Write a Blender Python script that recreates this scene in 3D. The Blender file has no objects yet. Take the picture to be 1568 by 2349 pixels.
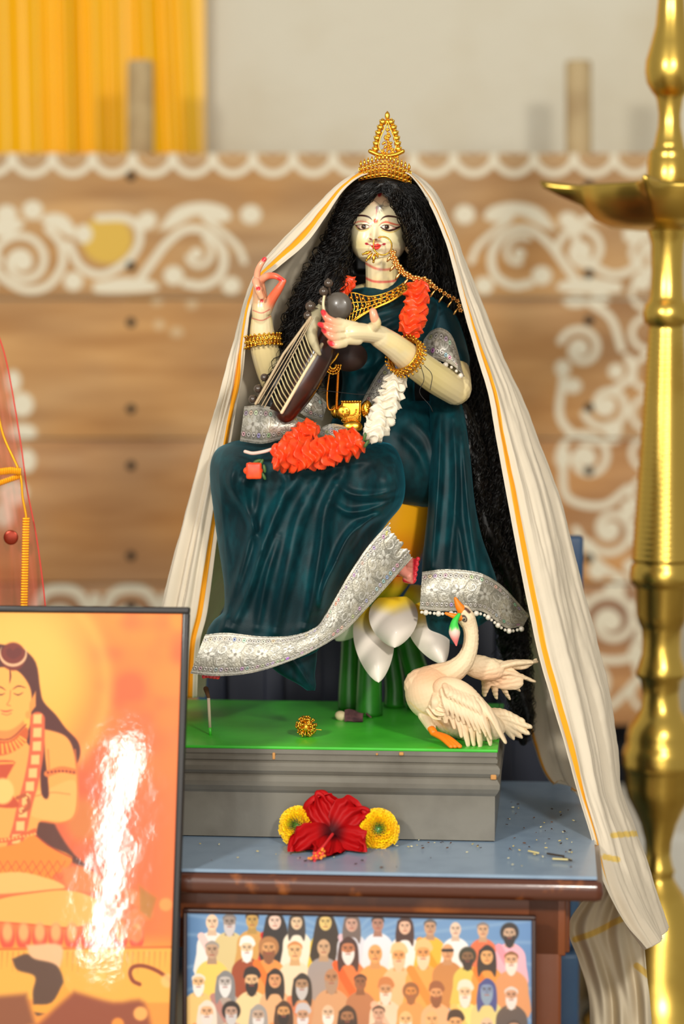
import bpy, bmesh, math, random
import numpy as np
from mathutils import Vector, Matrix

sc = bpy.context.scene
R = math.radians
random.seed(7); rng = np.random.default_rng(11)

# ------------------------------------------------------------------ camera
FPX = 85.0/36.0*2349.0
PITCH = R(4.45); CAMZ = 1.42
cam_d = bpy.data.cameras.new('camera'); cam = bpy.data.objects.new('camera', cam_d)
sc.collection.objects.link(cam); sc.camera = cam
cam.location = (0, 0, CAMZ); cam.rotation_euler = (R(90)-PITCH, 0, 0)
cam_d.sensor_fit = 'VERTICAL'; cam_d.sensor_height = 36; cam_d.lens = 85
cam_d.clip_start = 0.1; cam_d.clip_end = 50
cam_d.dof.use_dof = True; cam_d.dof.focus_distance = 3.19; cam_d.dof.aperture_fstop = 2.0

# ------------------------------------------------------------------ light
w = bpy.data.worlds.new('room_light'); sc.world = w; w.use_nodes = True
bg = w.node_tree.nodes['Background']; bg.inputs[0].default_value = (1.0, 0.955, 0.87, 1); bg.inputs[1].default_value = 0.40

def area(name, loc, target, sx, sy, power, col):
    d = bpy.data.lights.new(name, 'AREA'); d.shape = 'RECTANGLE'; d.size = sx; d.size_y = sy
    d.energy = power; d.color = col
    o = bpy.data.objects.new(name, d); sc.collection.objects.link(o); o.location = loc
    o.rotation_euler = (Vector(target)-Vector(loc)).to_track_quat('-Z', 'Y').to_euler()
    return o
# ceiling lamps of the hall, in front of and above the altar, then two added lights out of view
area('hall_lamp', (1.0, 0.0, 2.55), (0.1, 3.3, 0.9), 0.30, 0.30, 64, (1.0, 0.95, 0.86))
area('hall_lamp', (-1.7, 0.0, 2.6), (0.0, 3.9, 1.1), 0.35, 0.35, 80, (1.0, 0.96, 0.88))
glare_ = area('glare_strip_light', (-1.30, -1.1, 1.17), (-0.28, 2.9, 0.85), 0.065, 0.66, 6.5, (1.0, 0.99, 0.96))   # unseen strip source, shaped and tilted for the left print's glare
glare_.rotation_euler = (Matrix.Rotation(R(5), 3, 'Y') @ glare_.rotation_euler.to_matrix()).to_euler()
area('front_fill_light', (0.1, -2.4, 1.7), (0.0, 3.4, 1.1), 2.6, 1.8, 62, (1.0, 0.97, 0.9))  # unseen broad soft light, added to brighten everything from the front
sc.view_settings.view_transform = 'Standard'; sc.view_settings.look = 'None'
sc.view_settings.exposure = 0.02; sc.view_settings.gamma = 1.0; sc.view_settings.use_curve_mapping = False

# ------------------------------------------------------------------ projection helpers (photo pixel + distance -> point)
CT, ST = math.cos(PITCH), math.sin(PITCH)
def P(px, py, Y):
    x = (np.asarray(px, float)-784.0)/FPX; v = -(np.asarray(py, float)-1174.5)/FPX
    dy = CT + v*ST; dz = -ST + v*CT
    t = np.asarray(Y, float)/dy
    x, t, dz = np.broadcast_arrays(x*1.0, t, dz)
    return np.stack([x*t, t*(dy+0*t), CAMZ + dz*t], -1)
def proj(V):
    V = np.asarray(V, float); y = V[..., 1]; z = V[..., 2]-CAMZ
    f = y*CT - z*ST; u = y*ST + z*CT
    return 784.0 + V[..., 0]/f*FPX, 1174.5 - u/f*FPX
def mm(n, Y=3.25): return n*Y/FPX          # n photo pixels at distance Y, in metres

# ------------------------------------------------------------------ maths helpers
def cr(pts, n):
    p = np.asarray(pts, float); k = len(p)
    if k == 2: 
        t = np.linspace(0, 1, n)[:, None]; return p[0]*(1-t)+p[1]*t
    q = np.vstack([2*p[0]-p[1], p, 2*p[-1]-p[-2]])
    t = np.linspace(0, k-1-1e-9, n); i = t.astype(int); f = (t-i)[:, None]
    a, b, c, d = q[i], q[i+1], q[i+2], q[i+3]
    return 0.5*((2*b)+(c-a)*f+(2*a-5*b+4*c-d)*f**2+(3*b-a-3*c+d)*f**3)
def crl(pts, n):                       # spaced by arc length of first 2 coordinates
    d = cr(pts, n*6); s = np.r_[0, np.cumsum(np.linalg.norm(np.diff(d, axis=0), axis=1))]
    t = np.linspace(0, s[-1], n)
    return np.stack([np.interp(t, s, d[:, j]) for j in range(d.shape[1])], -1)
def hsh(i, j, k, s):
    n = (i*374761393 + j*668265263 + k*2147483647 + s*974634777) & 0xffffffff
    n = ((n ^ (n >> 13))*1274126177) & 0xffffffff
    n = (n ^ (n >> 16)) & 0xffff
    return n/65535.0*2-1
def vn(p, scale=1.0, seed=0):
    p = np.asarray(p, float)*scale
    if p.shape[-1] == 2: p = np.concatenate([p, np.zeros(p.shape[:-1]+(1,))], -1)
    i = np.floor(p).astype(np.int64); f = p-i; f = f*f*(3-2*f); r = 0
    for a in (0, 1):
        for b in (0, 1):
            for c in (0, 1):
                wt = (f[..., 0] if a else 1-f[..., 0])*(f[..., 1] if b else 1-f[..., 1])*(f[..., 2] if c else 1-f[..., 2])
                r = r + wt*hsh(i[..., 0]+a, i[..., 1]+b, i[..., 2]+c, seed)
    return r
def fbm(p, scale=1.0, seed=0, o=4):
    r = 0; a = 0.5
    for k in range(o): r = r + a*vn(p, scale*2**k, seed+k); a *= 0.5
    return r
def seg_dist(X, Y, pts):
    pts = np.asarray(pts, float); best = np.full(X.shape, 1e9); par = np.zeros(X.shape)
    n = len(pts)-1
    for k in range(n):
        ax, ay = pts[k][:2]; bx, by = pts[k+1][:2]; dx, dy = bx-ax, by-ay; L = dx*dx+dy*dy+1e-12
        t = np.clip(((X-ax)*dx+(Y-ay)*dy)/L, 0, 1)
        d = np.hypot(X-ax-t*dx, Y-ay-t*dy); m = d < best
        best = np.where(m, d, best); par = np.where(m, (k+t)/n, par)
    return best, par
def lin(c):
    c = np.asarray(c, float)/255.0
    return np.where(c <= 0.04045, c/12.92, ((c+0.055)/1.055)**2.4)
def sm(a, b, x):
    t = np.clip((x-a)/(b-a), 0, 1); return t*t*(3-2*t)

class Canvas:
    """paints shapes onto points (x, y); colours are 0-255 sRGB"""
    def __init__(s, X, Y, base):
        s.X = np.asarray(X, float).ravel(); s.Y = np.asarray(Y, float).ravel()
        s.C = np.tile(np.asarray(base, float), (len(s.X), 1))
    def mask(s, x0, y0, x1, y1): return np.nonzero((s.X > x0) & (s.X < x1) & (s.Y > y0) & (s.Y < y1))[0]
    def blend(s, idx, a, col):
        a = np.clip(a, 0, 1)[:, None]; s.C[idx] = s.C[idx]*(1-a)+np.asarray(col, float)*a
    def poly(s, pts, col, soft=1.5, op=1.0, smooth=0):
        p = np.asarray(pts, float)
        if smooth: p = cr(np.vstack([p, p[:1]]), len(p)*smooth+1)[:-1]
        lo = p.min(0)-soft*2; hi = p.max(0)+soft*2; idx = s.mask(lo[0], lo[1], hi[0], hi[1])
        if len(idx) == 0: return s
        x, y = s.X[idx], s.Y[idx]; inside = np.zeros(len(idx), bool); n = len(p)
        for k in range(n):
            x0, y0 = p[k]; x1, y1 = p[(k+1) % n]
            if y0 != y1:
                c = ((y0 > y) != (y1 > y)) & (x < (x1-x0)*(y-y0)/(y1-y0)+x0); inside ^= c
        d, _ = seg_dist(x, y, np.vstack([p, p[:1]])); sd = np.where(inside, d, -d)
        s.blend(idx, op*sm(-soft, soft, sd), col); return s
    def stroke(s, pts, wd, col, soft=1.0, op=1.0, taper=0, n=0):
        p = np.asarray(pts, float)
        if len(p) > 2: p = cr(p, n or len(p)*5)
        m = wd+soft*2; lo = p.min(0)-m; hi = p.max(0)+m; idx = s.mask(lo[0], lo[1], hi[0], hi[1])
        if len(idx) == 0: return s
        d, t = seg_dist(s.X[idx], s.Y[idx], p)
        ww = wd/2.0
        if taper == 1: ww = ww*(1-t)
        elif taper == 2: ww = ww*np.sin(np.clip(t, 0.02, 0.98)*math.pi)**0.6
        elif taper == 3: ww = ww*t
        s.blend(idx, op*sm(-soft, soft, ww-d), col); return s
    def ell(s, cx, cy, rx, ry, col, rot=0, soft=1.0, op=1.0):
        m = max(rx, ry)+soft*3; idx = s.mask(cx-m, cy-m, cx+m, cy+m)
        if len(idx) == 0: return s
        c, q = math.cos(R(rot)), math.sin(R(rot)); dx, dy = s.X[idx]-cx, s.Y[idx]-cy
        u, v = (dx*c+dy*q)/rx, (-dx*q+dy*c)/ry; d = (1-np.hypot(u, v))*min(rx, ry)
        s.blend(idx, op*sm(-soft, soft, d), col); return s
    def rgb(s): return lin(np.clip(s.C, 0, 255))

# ------------------------------------------------------------------ materials
MATS = {}
def mat(name, col=(128, 128, 128), rough=0.5, metal=0.0, vcol=False, noise=None, bump=None, sheen=0, spec=0.5,
        coat=0, trans=0, sss=0, alpha=1, vor=None):
    """noise=(scale, colour2, lo, hi); bump=(scale, strength, distance)"""
    if name in MATS: return MATS[name]
    m = bpy.data.materials.new(name); m.use_nodes = True; nt = m.node_tree; N = nt.nodes; L = nt.links
    b = N['Principled BSDF']; c = tuple(lin(col))+(1,)
    b.inputs['Base Color'].default_value = c; b.inputs['Roughness'].default_value = rough
    b.inputs['Metallic'].default_value = metal; b.inputs['Specular IOR Level'].default_value = spec
    b.inputs['Coat Weight'].default_value = coat; b.inputs['Coat Roughness'].default_value = 0.12
    b.inputs['Sheen Weight'].default_value = sheen; b.inputs['Sheen Roughness'].default_value = 0.35
    if sheen: b.inputs['Sheen Tint'].default_value = tuple(np.clip(lin(col)*7+0.02, 0, 1))+(1,)
    if sss:
        b.inputs['Subsurface Weight'].default_value = sss; b.inputs['Subsurface Radius'].default_value = (0.006, 0.003, 0.0015)
        b.inputs['Subsurface Scale'].default_value = 1.0
    b.inputs['Transmission Weight'].default_value = trans; b.inputs['Alpha'].default_value = alpha
    tc = N.new('ShaderNodeTexCoord'); src = None
    if vcol:
        at = N.new('ShaderNodeAttribute'); at.attribute_name = 'Col'; src = at.outputs['Color']
    if noise:
        nz = N.new('ShaderNodeTexNoise'); nz.inputs['Scale'].default_value = noise[0]; nz.inputs['Detail'].default_value = 6
        L.new(tc.outputs['Object'], nz.inputs['Vector'])
        rp = N.new('ShaderNodeMapRange'); rp.inputs[1].default_value = noise[2]; rp.inputs[2].default_value = noise[3]
        L.new(nz.outputs['Fac'], rp.inputs[0])
        mx = N.new('ShaderNodeMix'); mx.data_type = 'RGBA'; mx.inputs[6].default_value = c
        mx.inputs[7].default_value = tuple(lin(noise[1]))+(1,)
        if src: L.new(src, mx.inputs[6])
        L.new(rp.outputs[0], mx.inputs[0]); src = mx.outputs[2]
    if src: L.new(src, b.inputs['Base Color'])
    if bump:
        bz = N.new('ShaderNodeTexVoronoi' if vor else 'ShaderNodeTexNoise'); bz.inputs['Scale'].default_value = bump[0]
        if not vor: bz.inputs['Detail'].default_value = 5
        L.new(tc.outputs['Object'], bz.inputs['Vector'])
        bp = N.new('ShaderNodeBump'); bp.inputs['Strength'].default_value = bump[1]; bp.inputs['Distance'].default_value = bump[2]
        L.new(bz.outputs[0], bp.inputs['Height']); L.new(bp.outputs[0], b.inputs['Normal']); L.new(bp.outputs[0], b.inputs['Coat Normal'])
    MATS[name] = m; return m

# ------------------------------------------------------------------ object helpers
def wloc(o):
    v = np.zeros(3)
    while o is not None: v += np.array(o.location); o = o.parent
    return v
def props(o, label=None, cat=None, group=None, kind=None):
    if label: o['label'] = label
    if cat: o['category'] = cat
    if group: o['group'] = group
    if kind: o['kind'] = kind
    return o
def thing(name, label, cat, loc, group=None):
    o = bpy.data.objects.new(name, None); sc.collection.objects.link(o); o.empty_display_size = 0.02
    o.location = tuple(loc); return props(o, label, cat, group)
class MB:
    def __init__(s): s.V = []; s.F = []; s.C = []; s.n = 0; s.has = False
    def add(s, VF, col=None):
        V, F = VF; V = np.asarray(V, float).reshape(-1, 3); s.V.append(V)
        for f in F: s.F.append(tuple(int(q)+s.n for q in f))
        if col is not None:
            c = np.asarray(col, float); s.has = True
            s.C.append(np.tile(lin(c), (len(V), 1)) if c.ndim == 1 else c)
        else: s.C.append(np.full((len(V), 3), 0.5))
        s.n += len(V); return s
    def build(s, name, m, parent=None, smooth=True, loc=None, **kw):
        V = np.vstack(s.V)
        if parent is not None: off = wloc(parent)
        elif loc is not None: off = np.array(loc, float)
        else: off = np.array([(V[:, 0].min()+V[:, 0].max())/2, (V[:, 1].min()+V[:, 1].max())/2, V[:, 2].min()])
        me = bpy.data.meshes.new(name); me.from_pydata((V-off).tolist(), [], s.F); me.validate(); me.update()
        if smooth: me.polygons.foreach_set('use_smooth', [True]*len(me.polygons))
        if s.has:
            a = me.color_attributes.new('Col', 'FLOAT_COLOR', 'POINT'); C = np.ones((len(V), 4)); C[:, :3] = np.vstack(s.C)
            a.data.foreach_set('color', C.ravel())
        for q in (m if isinstance(m, (list, tuple)) else [m]): me.materials.append(q)
        o = bpy.data.objects.new(name, me); sc.collection.objects.link(o)
        if parent is not None: o.parent = parent
        else: o.location = tuple(off)
        return props(o, **kw)
def one(VF, name, m, parent=None, col=None, **kw): return MB().add(VF, col).build(name, m, parent, **kw)

def grid(Pt, cu=False, cv=False):
    """Pt[n, m, 3]"""
    n, m = Pt.shape[:2]; idx = np.arange(n*m).reshape(n, m)
    a = idx if not cu else np.vstack([idx, idx[:1]]); 
    if cv: a = np.hstack([a, a[:, :1]])
    F = np.stack([a[:-1, :-1], a[:-1, 1:], a[1:, 1:], a[1:, :-1]], -1).reshape(-1, 4)
    return Pt.reshape(-1, 3), F
def loft(rows, cap=True):
    """rows[n, m, 3] closed rings; fan caps"""
    n, m = rows.shape[:2]; V, F = grid(rows, cv=True); F = F.tolist(); V = list(V)
    if cap:
        a = len(V); V.append(rows[0].mean(0)); b = a+1; V.append(rows[-1].mean(0))
        for k in range(m):
            F.append((a, (k+1) % m, k)); F.append((b, (n-1)*m+k, (n-1)*m+(k+1) % m))
    return np.array(V), F
def frames(p):
    t = np.gradient(p, axis=0); t /= np.linalg.norm(t, axis=1)[:, None]+1e-12
    u = np.zeros_like(p); a = np.array([0, 0, 1.0]) if abs(t[0][2]) < 0.9 else np.array([1.0, 0, 0])
    u[0] = np.cross(t[0], a); u[0] /= np.linalg.norm(u[0])
    for i in range(1, len(p)):
        q = u[i-1]-t[i]*np.dot(u[i-1], t[i]); u[i] = q/(np.linalg.norm(q)+1e-12)
    return t, u, np.cross(t, u)
def tube(pts, r, n=8, round_=True, samples=0, flat=1.0):
    p = np.asarray(pts, float); r = np.broadcast_to(np.asarray(r, float), (len(p),)).copy()
    if samples:
        q = cr(np.hstack([p, r[:, None]]), samples); p, r = q[:, :3], np.abs(q[:, 3])
    if round_:
        d0 = p[0]-p[1]; d0 /= np.linalg.norm(d0)+1e-12; d1 = p[-1]-p[-2]; d1 /= np.linalg.norm(d1)+1e-12
        pre = [(p[0]+d0*r[0]*s, r[0]*math.sqrt(1-s*s)) for s in (0.97, 0.8, 0.45)]
        post = [(p[-1]+d1*r[-1]*s, r[-1]*math.sqrt(1-s*s)) for s in (0.45, 0.8, 0.97)]
        p = np.vstack([[a for a, _ in pre], p, [a for a, _ in post]]); r = np.r_[[b for _, b in pre], r, [b for _, b in post]]
    t, u, v = frames(p); a = np.linspace(0, 2*math.pi, n, endpoint=False)
    ring = p[:, None]+r[:, None, None]*(np.cos(a)[None, :, None]*u[:, None]+flat*np.sin(a)[None, :, None]*v[:, None])
    return loft(ring)
def ball(c, r, n=10, M=None):
    r = np.broadcast_to(np.asarray(r, float), (3,)); th = np.linspace(0.02, math.pi-0.02, n); ph = np.linspace(0, 2*math.pi, 2*n, endpoint=False)
    d = np.stack([np.sin(th)[:, None]*np.cos(ph), np.sin(th)[:, None]*np.sin(ph), np.cos(th)[:, None]+0*ph], -1)*r
    if M is not None: d = d @ np.asarray(M).T
    return loft((d+np.asarray(c))[:, ::-1])
def lathe(prof, c, n=48, M=None):
    pr = np.asarray(prof, float); a = np.linspace(0, 2*math.pi, n, endpoint=False)
    ring = np.stack([pr[:, 0:1]*np.cos(a), pr[:, 0:1]*np.sin(a), pr[:, 1:2]+0*a], -1)
    if M is not None: ring = ring @ np.asarray(M).T
    return loft((ring+np.asarray(c)))
def box(c, s, rz=0, bev=0.0, M=None):
    bm = bmesh.new(); bmesh.ops.create_cube(bm, size=1)
    for v in bm.verts: v.co = Vector((v.co.x*s[0], v.co.y*s[1], v.co.z*s[2]))
    if bev: bmesh.ops.bevel(bm, geom=list(bm.edges), offset=bev, segments=2, profile=0.6, affect='EDGES')
    bm.verts.index_update(); V = np.array([v.co[:] for v in bm.verts]); F = [[v.index for v in f.verts] for f in bm.faces]; bm.free()
    cz, sz = math.cos(rz), math.sin(rz); A = np.array([[cz, -sz, 0], [sz, cz, 0], [0, 0, 1]])
    if M is not None: A = np.asarray(M)
    return V @ A.T+np.asarray(c), F
def mod_eval(V, F, voxel, smooth=4, factor=0.5):
    """fuse overlapping closed shapes into one continuous skin"""
    me = bpy.data.meshes.new('tmp'); me.from_pydata(np.asarray(V).tolist(), [], [tuple(int(q) for q in f) for f in F]); me.update()
    o = bpy.data.objects.new('tmp', me); sc.collection.objects.link(o)
    r = o.modifiers.new('r', 'REMESH'); r.mode = 'VOXEL'; r.voxel_size = voxel; r.adaptivity = 0
    s = o.modifiers.new('s', 'SMOOTH'); s.iterations = smooth; s.factor = factor
    dg = bpy.context.evaluated_depsgraph_get(); m2 = bpy.data.meshes.new_from_object(o.evaluated_get(dg))
    V2 = np.zeros(len(m2.vertices)*3); m2.vertices.foreach_get('co', V2); V2 = V2.reshape(-1, 3)
    N2 = np.zeros(len(m2.vertices)*3); m2.vertices.foreach_get('normal', N2); N2 = N2.reshape(-1, 3)
    F2 = [tuple(p.vertices) for p in m2.polygons]
    bpy.data.objects.remove(o); bpy.data.meshes.remove(me); bpy.data.meshes.remove(m2)
    return V2, F2, N2
class Lump(MB):
    def fuse(s, voxel, smooth=4, factor=0.5): return mod_eval(np.vstack(s.V), s.F, voxel, smooth, factor)
def rotm(z=0, x=0, y=0): return np.array((Matrix.Rotation(R(z), 3, 'Z') @ Matrix.Rotation(R(x), 3, 'X') @ Matrix.Rotation(R(y), 3, 'Y')))
# ================================================================== SETTING
YW = 5.45; YB = 4.95
m_wall = mat('plaster', (226, 220, 200), 0.9, noise=(3.0, (214, 203, 176), 0.45, 0.75), bump=(22, 0.35, 0.01))
one(box((0, YW+0.05, 1.5), (7, 0.1, 3.4)), 'wall_back', m_wall, kind='structure', smooth=False)
m_floor = mat('floor_tile', (150, 140, 122), 0.4, noise=(2.0, (120, 110, 95), 0.4, 0.7))
one(box((0, 2.7, -0.05), (7, 7.4, 0.1)), 'floor', m_floor, kind='structure', smooth=False)

# yellow curtain on the wall, pleated
xs = np.linspace(P(-160, 100, YW-.1)[0], P(468, 100, YW-.1)[0], 260); zs = np.linspace(P(0, 470, YW-.1)[2], 2.5, 60)
X, Z = np.meshgrid(xs, zs); pxl = 784+X/(YW-.1)*FPX
d = 0
for c_, w_, a_ in ((20, 26, .02), (95, 20, .02), (135, 10, .012), (172, 15, .045), (225, 22, .02), (275, 16, .02), (300, 10, .01), (350, 22, .025), (395, 9, .016), (430, 16, .012), (-60, 25, .03), (-110, 20, .02)):
    lean = (Z-1.9)*-14*(1 if c_ < 340 else 3); d = d+a_*np.exp(-((pxl-c_-lean)/w_)**2)
d = d+0.0004*np.sin(pxl/23+Z*3)
cur = np.stack([X, YW-.07-d*1.5, Z], -1)
m_cur = mat('yellow_satin', (255, 198, 8), 0.36, sheen=0.4, noise=(2.5, (254, 188, 6), 0.4, 0.7))
one(grid(cur), 'curtain', m_cur, label='bright yellow pleated satin curtain hanging against the white wall', cat='curtain')

# wooden headboard of planks with white scroll painting
board = thing('painted_headboard', 'wide plank headboard painted with white scrolls, two round posts on top', 'headboard', P(760, 1660, YB))
WH = (232, 222, 196)
def spiral(cv, cx, cy, r, turns=1.4, a0=0, sgn=1, wd=16, r1=.25, blob=True):
    t = np.linspace(0, 1, 34); a = R(a0)+sgn*t*turns*2*math.pi; rr = r*(1-t*(1-r1))
    cv.stroke(np.stack([cx+rr*np.cos(a), cy+rr*np.sin(a)], -1), wd, WH, soft=2.5, n=90)
    if blob: cv.ell(cx, cy, r*.36, r*.34, WH, soft=2.5)
def alpona(cv):
    for k in range(19):
        x = -110+k*92; cv.stroke([(x-48, 356), (x-38, 378), (x-20, 393), (x, 398), (x+20, 393), (x+38, 378), (x+48, 356)], 17, WH, soft=2)
        cv.stroke([(x-28, 356), (x, 372), (x+28, 356)], 5, (214, 190, 150), soft=2)
    def motif(f):
        g = lambda pts: [(f(a), b) for a, b in pts]; s = 1 if f(1) > f(0) else -1
        spiral(cv, f(52), 600, 66, 1.3, 200, s, 17); cv.stroke(g([(-20, 600), (10, 640), (60, 665), (110, 655), (142, 610), (140, 560), (110, 525)]), 18, WH, 2)
        cv.ell(f(75), 482, 23, 22, WH, soft=3); cv.poly(g([(88, 505), (115, 490), (150, 495), (172, 525), (165, 545), (125, 525)]), WH, 3, smooth=5)
        cv.poly(g([(-30, 515), (10, 500), (55, 508), (40, 530), (0, 545)]), WH, 3, smooth=5)
        cv.ell(f(168), 645, 22, 22, WH, soft=3); cv.ell(f(245), 550, 58, 55, (222, 180, 66), soft=6) if s > 0 and f(0) == 0 else None
        cv.ell(f(192), 537, 20, 22, WH, soft=3)
        cv.stroke(g([(158, 560), (185, 612), (235, 630), (290, 600), (318, 560), (316, 520), (285, 500), (225, 500)]), 18, WH, 2)
        cv.ell(f(336), 507, 24, 20, WH, rot=-30*s, soft=3); cv.poly(g([(215, 648), (290, 636), (355, 648), (350, 668), (225, 672)]), WH, 3, smooth=5)
        cv.stroke(g([(322, 640), (350, 600), (385, 555), (430, 525), (480, 535), (512, 580), (505, 630), (465, 655), (425, 650)]), 19, WH, 2)
        cv.poly(g([(362, 530), (400, 480), (460, 464), (515, 475), (530, 500), (500, 510), (450, 495), (400, 520)]), WH, 3, smooth=5)
        cv.stroke(g([(470, 500), (540, 560), (560, 600)]), 15, WH, 2)
        spiral(cv, f(450), 582, 40, .6, 300, s, 14, .5); cv.ell(f(398), 632, 23, 22, WH, soft=3); cv.ell(f(530), 655, 22, 20, WH, soft=3)
        cv.ell(f(575), 492, 24, 22, WH, soft=3)
    motif(lambda a: a+0.0); motif(lambda a: 1640-a); motif(lambda a: a-560)
    # right column
    for (x, y, r, a0, s) in ((1335, 575, 58, 180, 1), (1332, 800, 50, 200, 1), (1392, 930, 56, 160, -1), (1345, 1050, 62, 200, 1), (1400, 1215, 58, 150, -1), (1400, 1425, 68, 200, 1), (1350, 1560, 50, 120, -1)):
        spiral(cv, x, y, r, 1.25, a0, s, 17)
    for pts in ([(1345, 690), (1400, 730), (1425, 800)], [(1290, 870), (1285, 960), (1340, 1010), (1410, 1010)], [(1290, 1060), (1300, 1140), (1380, 1160), (1440, 1120)],
                [(1400, 900), (1450, 860), (1440, 820)], [(1320, 1215), (1370, 1290), (1430, 1330)], [(1330, 1400), (1350, 1500), (1440, 1510), (1468, 1450)], [(1330, 1640), (1400, 1620), (1460, 1560)]):
        cv.stroke(pts, 18, WH, 2)
    for (x, y, rx, ry) in ((1320, 690, 30, 16), (1375, 685, 24, 16), (1290, 845, 18, 20), (1412, 852, 18, 18), (1312, 885, 22, 18), (1405, 985, 22, 20), (1290, 1050, 18, 28), (1440, 1170, 18, 24),
                           (1370, 1310, 22, 20), (1410, 1350, 24, 20), (1470, 1520, 20, 40), (1445, 1300, 16, 18)): cv.ell(x, y, rx, ry, WH, soft=3)
    for k in range(12):
        y = 580+k*92; cv.stroke([(1500, y-46), (1462, y-28), (1448, y), (1462, y+28), (1500, y+46)], 14, WH, 2)
    # left column and bottom rail
    for (x, y, rx, ry) in ((30, 875, 18, 26), (50, 928, 27, 28), (52, 992, 32, 20), (60, 1057, 22, 27), (30, 1130, 34, 30), (10, 1180, 22, 30), (360, 690, 14, 12), (440, 698, 14, 12), (365, 745, 12, 12), (405, 762, 16, 12)):
        cv.ell(x, y, rx, ry, WH, soft=4, op=1 if x < 100 else .45)
    for x in (140, 300, 460, 620, 780, 940, 1100, 1250): 
        cv.stroke([(x-60, 1400), (x-40, 1362), (x, 1350), (x+40, 1362), (x+62, 1400)], 22, WH, 3); spiral(cv, x, 1430, 40, 1.1, 200, 1, 15)
        cv.ell(x+78, 1380, 14, 20, WH, soft=3); spiral(cv, x+10, 1560, 55, 1.2, 20, -1, 16)
m_plank = mat('planed_pine', vcol=True, rough=0.62, bump=(60, 0.15, 0.002))
tones = ((182, 138, 86), (188, 138, 80), (188, 136, 82), (182, 132, 84))
cuts = ((352, 682), (688, 1004), (1009, 1336), (1341, 1662))
for (y0, y1), tn in zip(cuts, tones):
    xl, xr = P(-260, 500, YB)[0], P(1528, 500, YB)[0]; zt, zb = P(784, y0, YB)[2], P(784, y1, YB)[2]
    X, Z = np.meshgrid(np.linspace(xl, xr, 720), np.linspace(zt, zb, 150)); V = np.stack([X, X*0+YB, Z], -1)
    px, py = proj(V); cv = Canvas(px, py, tn); gr = fbm(np.stack([px.ravel()/240, py.ravel()/34], -1), 1, int(y0), 4)
    cv.C += gr[:, None]*np.array([30, 32, 30]); gr2 = fbm(np.stack([px.ravel()/300, py.ravel()/200], -1), 1, 5+int(y0), 3); cv.C += gr2[:, None]*np.array([26, 10, -14])
    alpona(cv); mb = MB(); mb.add(grid(V), cv.rgb())
    t = 0.035; ring = [(xl, zt), (xr, zt), (xr, zb), (xl, zb)]
    bk = np.array([[x, YB+s, z] for s in (0, t) for x, z in ring]); mb.add((bk, [(0, 1, 5, 4), (1, 2, 6, 5), (2, 3, 7, 6), (3, 0, 4, 7), (7, 6, 5, 4)]), tn)
    mb.build('plank', m_plank, board, smooth=False)
m_post = mat('weathered_post', (196, 172, 128), 0.7, noise=(14, (170, 142, 100), 0.4, 0.7), bump=(50, 0.3, 0.003))
m_nail = mat('nail_iron', (52, 50, 44), 0.5, metal=0.6)
for x in (322, 1326):
    top = P(x, 140, YB+.07); bot = P(x+2, 1760, YB+.07); r = mm(30, YB)
    one(tube([(bot[0], bot[1], 0.0), (bot[0], bot[1], .8), top-[0, 0, .01], top], [r*1.05, r*1.05, r, r*.93], 20, round_=False), 'post', m_post, board)
for x, ys in ((300, (404, 610, 740, 938, 1068, 1275, 1390)), (1350, (425, 628, 735, 935, 1080, 1280))):
    for y in ys: one(ball(P(x, y, YB-.001), (.010, .005, .010), 6), 'nail_head', m_nail, board)
# dark cloth below the headboard and pale low platform behind the lamp
m_dark = mat('dark_cloth', (26, 28, 36), 0.9, bump=(40, 0.4, 0.004))
zt = P(784, 1640, 5.12)[2]; X, Z = np.meshgrid(np.linspace(-1.3, 1.3, 200), np.linspace(0.02, zt, 20))
one(grid(np.stack([X, 5.12+.02*np.sin(X*34)+.01*np.sin(X*81), Z], -1)), 'dark_drape', m_dark, label='dark navy cloth hanging below the painted headboard', cat='cloth')
m_plat = mat('white_cover', (225, 222, 210), 0.8, bump=(20, 0.4, 0.01))
a = P(1700, 1880, 4.6)
one(box(((P(1440, 1900, 4.6)[0]+1.25)/2, 4.72, a[2]/2), (1.25-P(1440, 1900, 4.6)[0], .5, a[2]), bev=.02), 'covered_platform', m_plat, label='low platform under a white cover on the floor beyond the brass lamp', cat='platform')

# blue chair behind the altar table
m_blue = mat('blue_paint', (58, 92, 124), 0.35, noise=(8, (40, 66, 108), .4, .7), bump=(30, .1, .002))
ch = thing('wooden_chair', 'blue painted wooden chair standing behind the altar table', 'chair', (P(1130, 1500, 3.7)[0], 3.7, 0))
YC = 3.68; xr = P(1336, 1300, YC)[0]; xl = P(450, 1300, YC)[0]; zt = P(1300, 1228, YC)[2]
bm_ = MB(); bm_.add(box(((xl+xr)/2, YC, zt-.06), (xr-xl, .025, .12), bev=.006)); bm_.build('top_rail', m_blue, ch)
one(box(((xl+xr)/2, YC+.012, (P(0, 1395, YC)[2]+.46)/2), (xr-xl-.06, .012, P(0, 1395, YC)[2]-.46), bev=.003), 'shade_panel', mat('shaded_blue_paint', (24, 32, 52), .5, bump=(30, .1, .002)), ch)  # added panel; its darker blue stands in for shade behind the table
for k in range(7):
    x = xl+.03+(xr-xl-.06)*k/6; one(box((x, YC+.003, (zt-.1+.5)/2), (.03, .018, zt-.1-.5), bev=.004), 'slat', mat('shaded_blue_paint'), ch)  # slats take the same darkened blue, shade put into the colour
one(box(((xl+xr)/2, YC+.23, .45), (xr-xl, .42, .03), bev=.01), 'seat', m_blue, ch)
for x in (xl+.02, xr-.02):
    for y in (YC, YC+.4): one(box((x, y, .225), (.035, .035, .45), bev=.004), 'leg', m_blue, ch)
for x in (xl+.016, xr-.016): one(box((x, YC+.006, (.45+zt)/2-.01), (.03, .02, zt-.45-.04), bev=.004), 'back_post', m_blue, ch)

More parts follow.
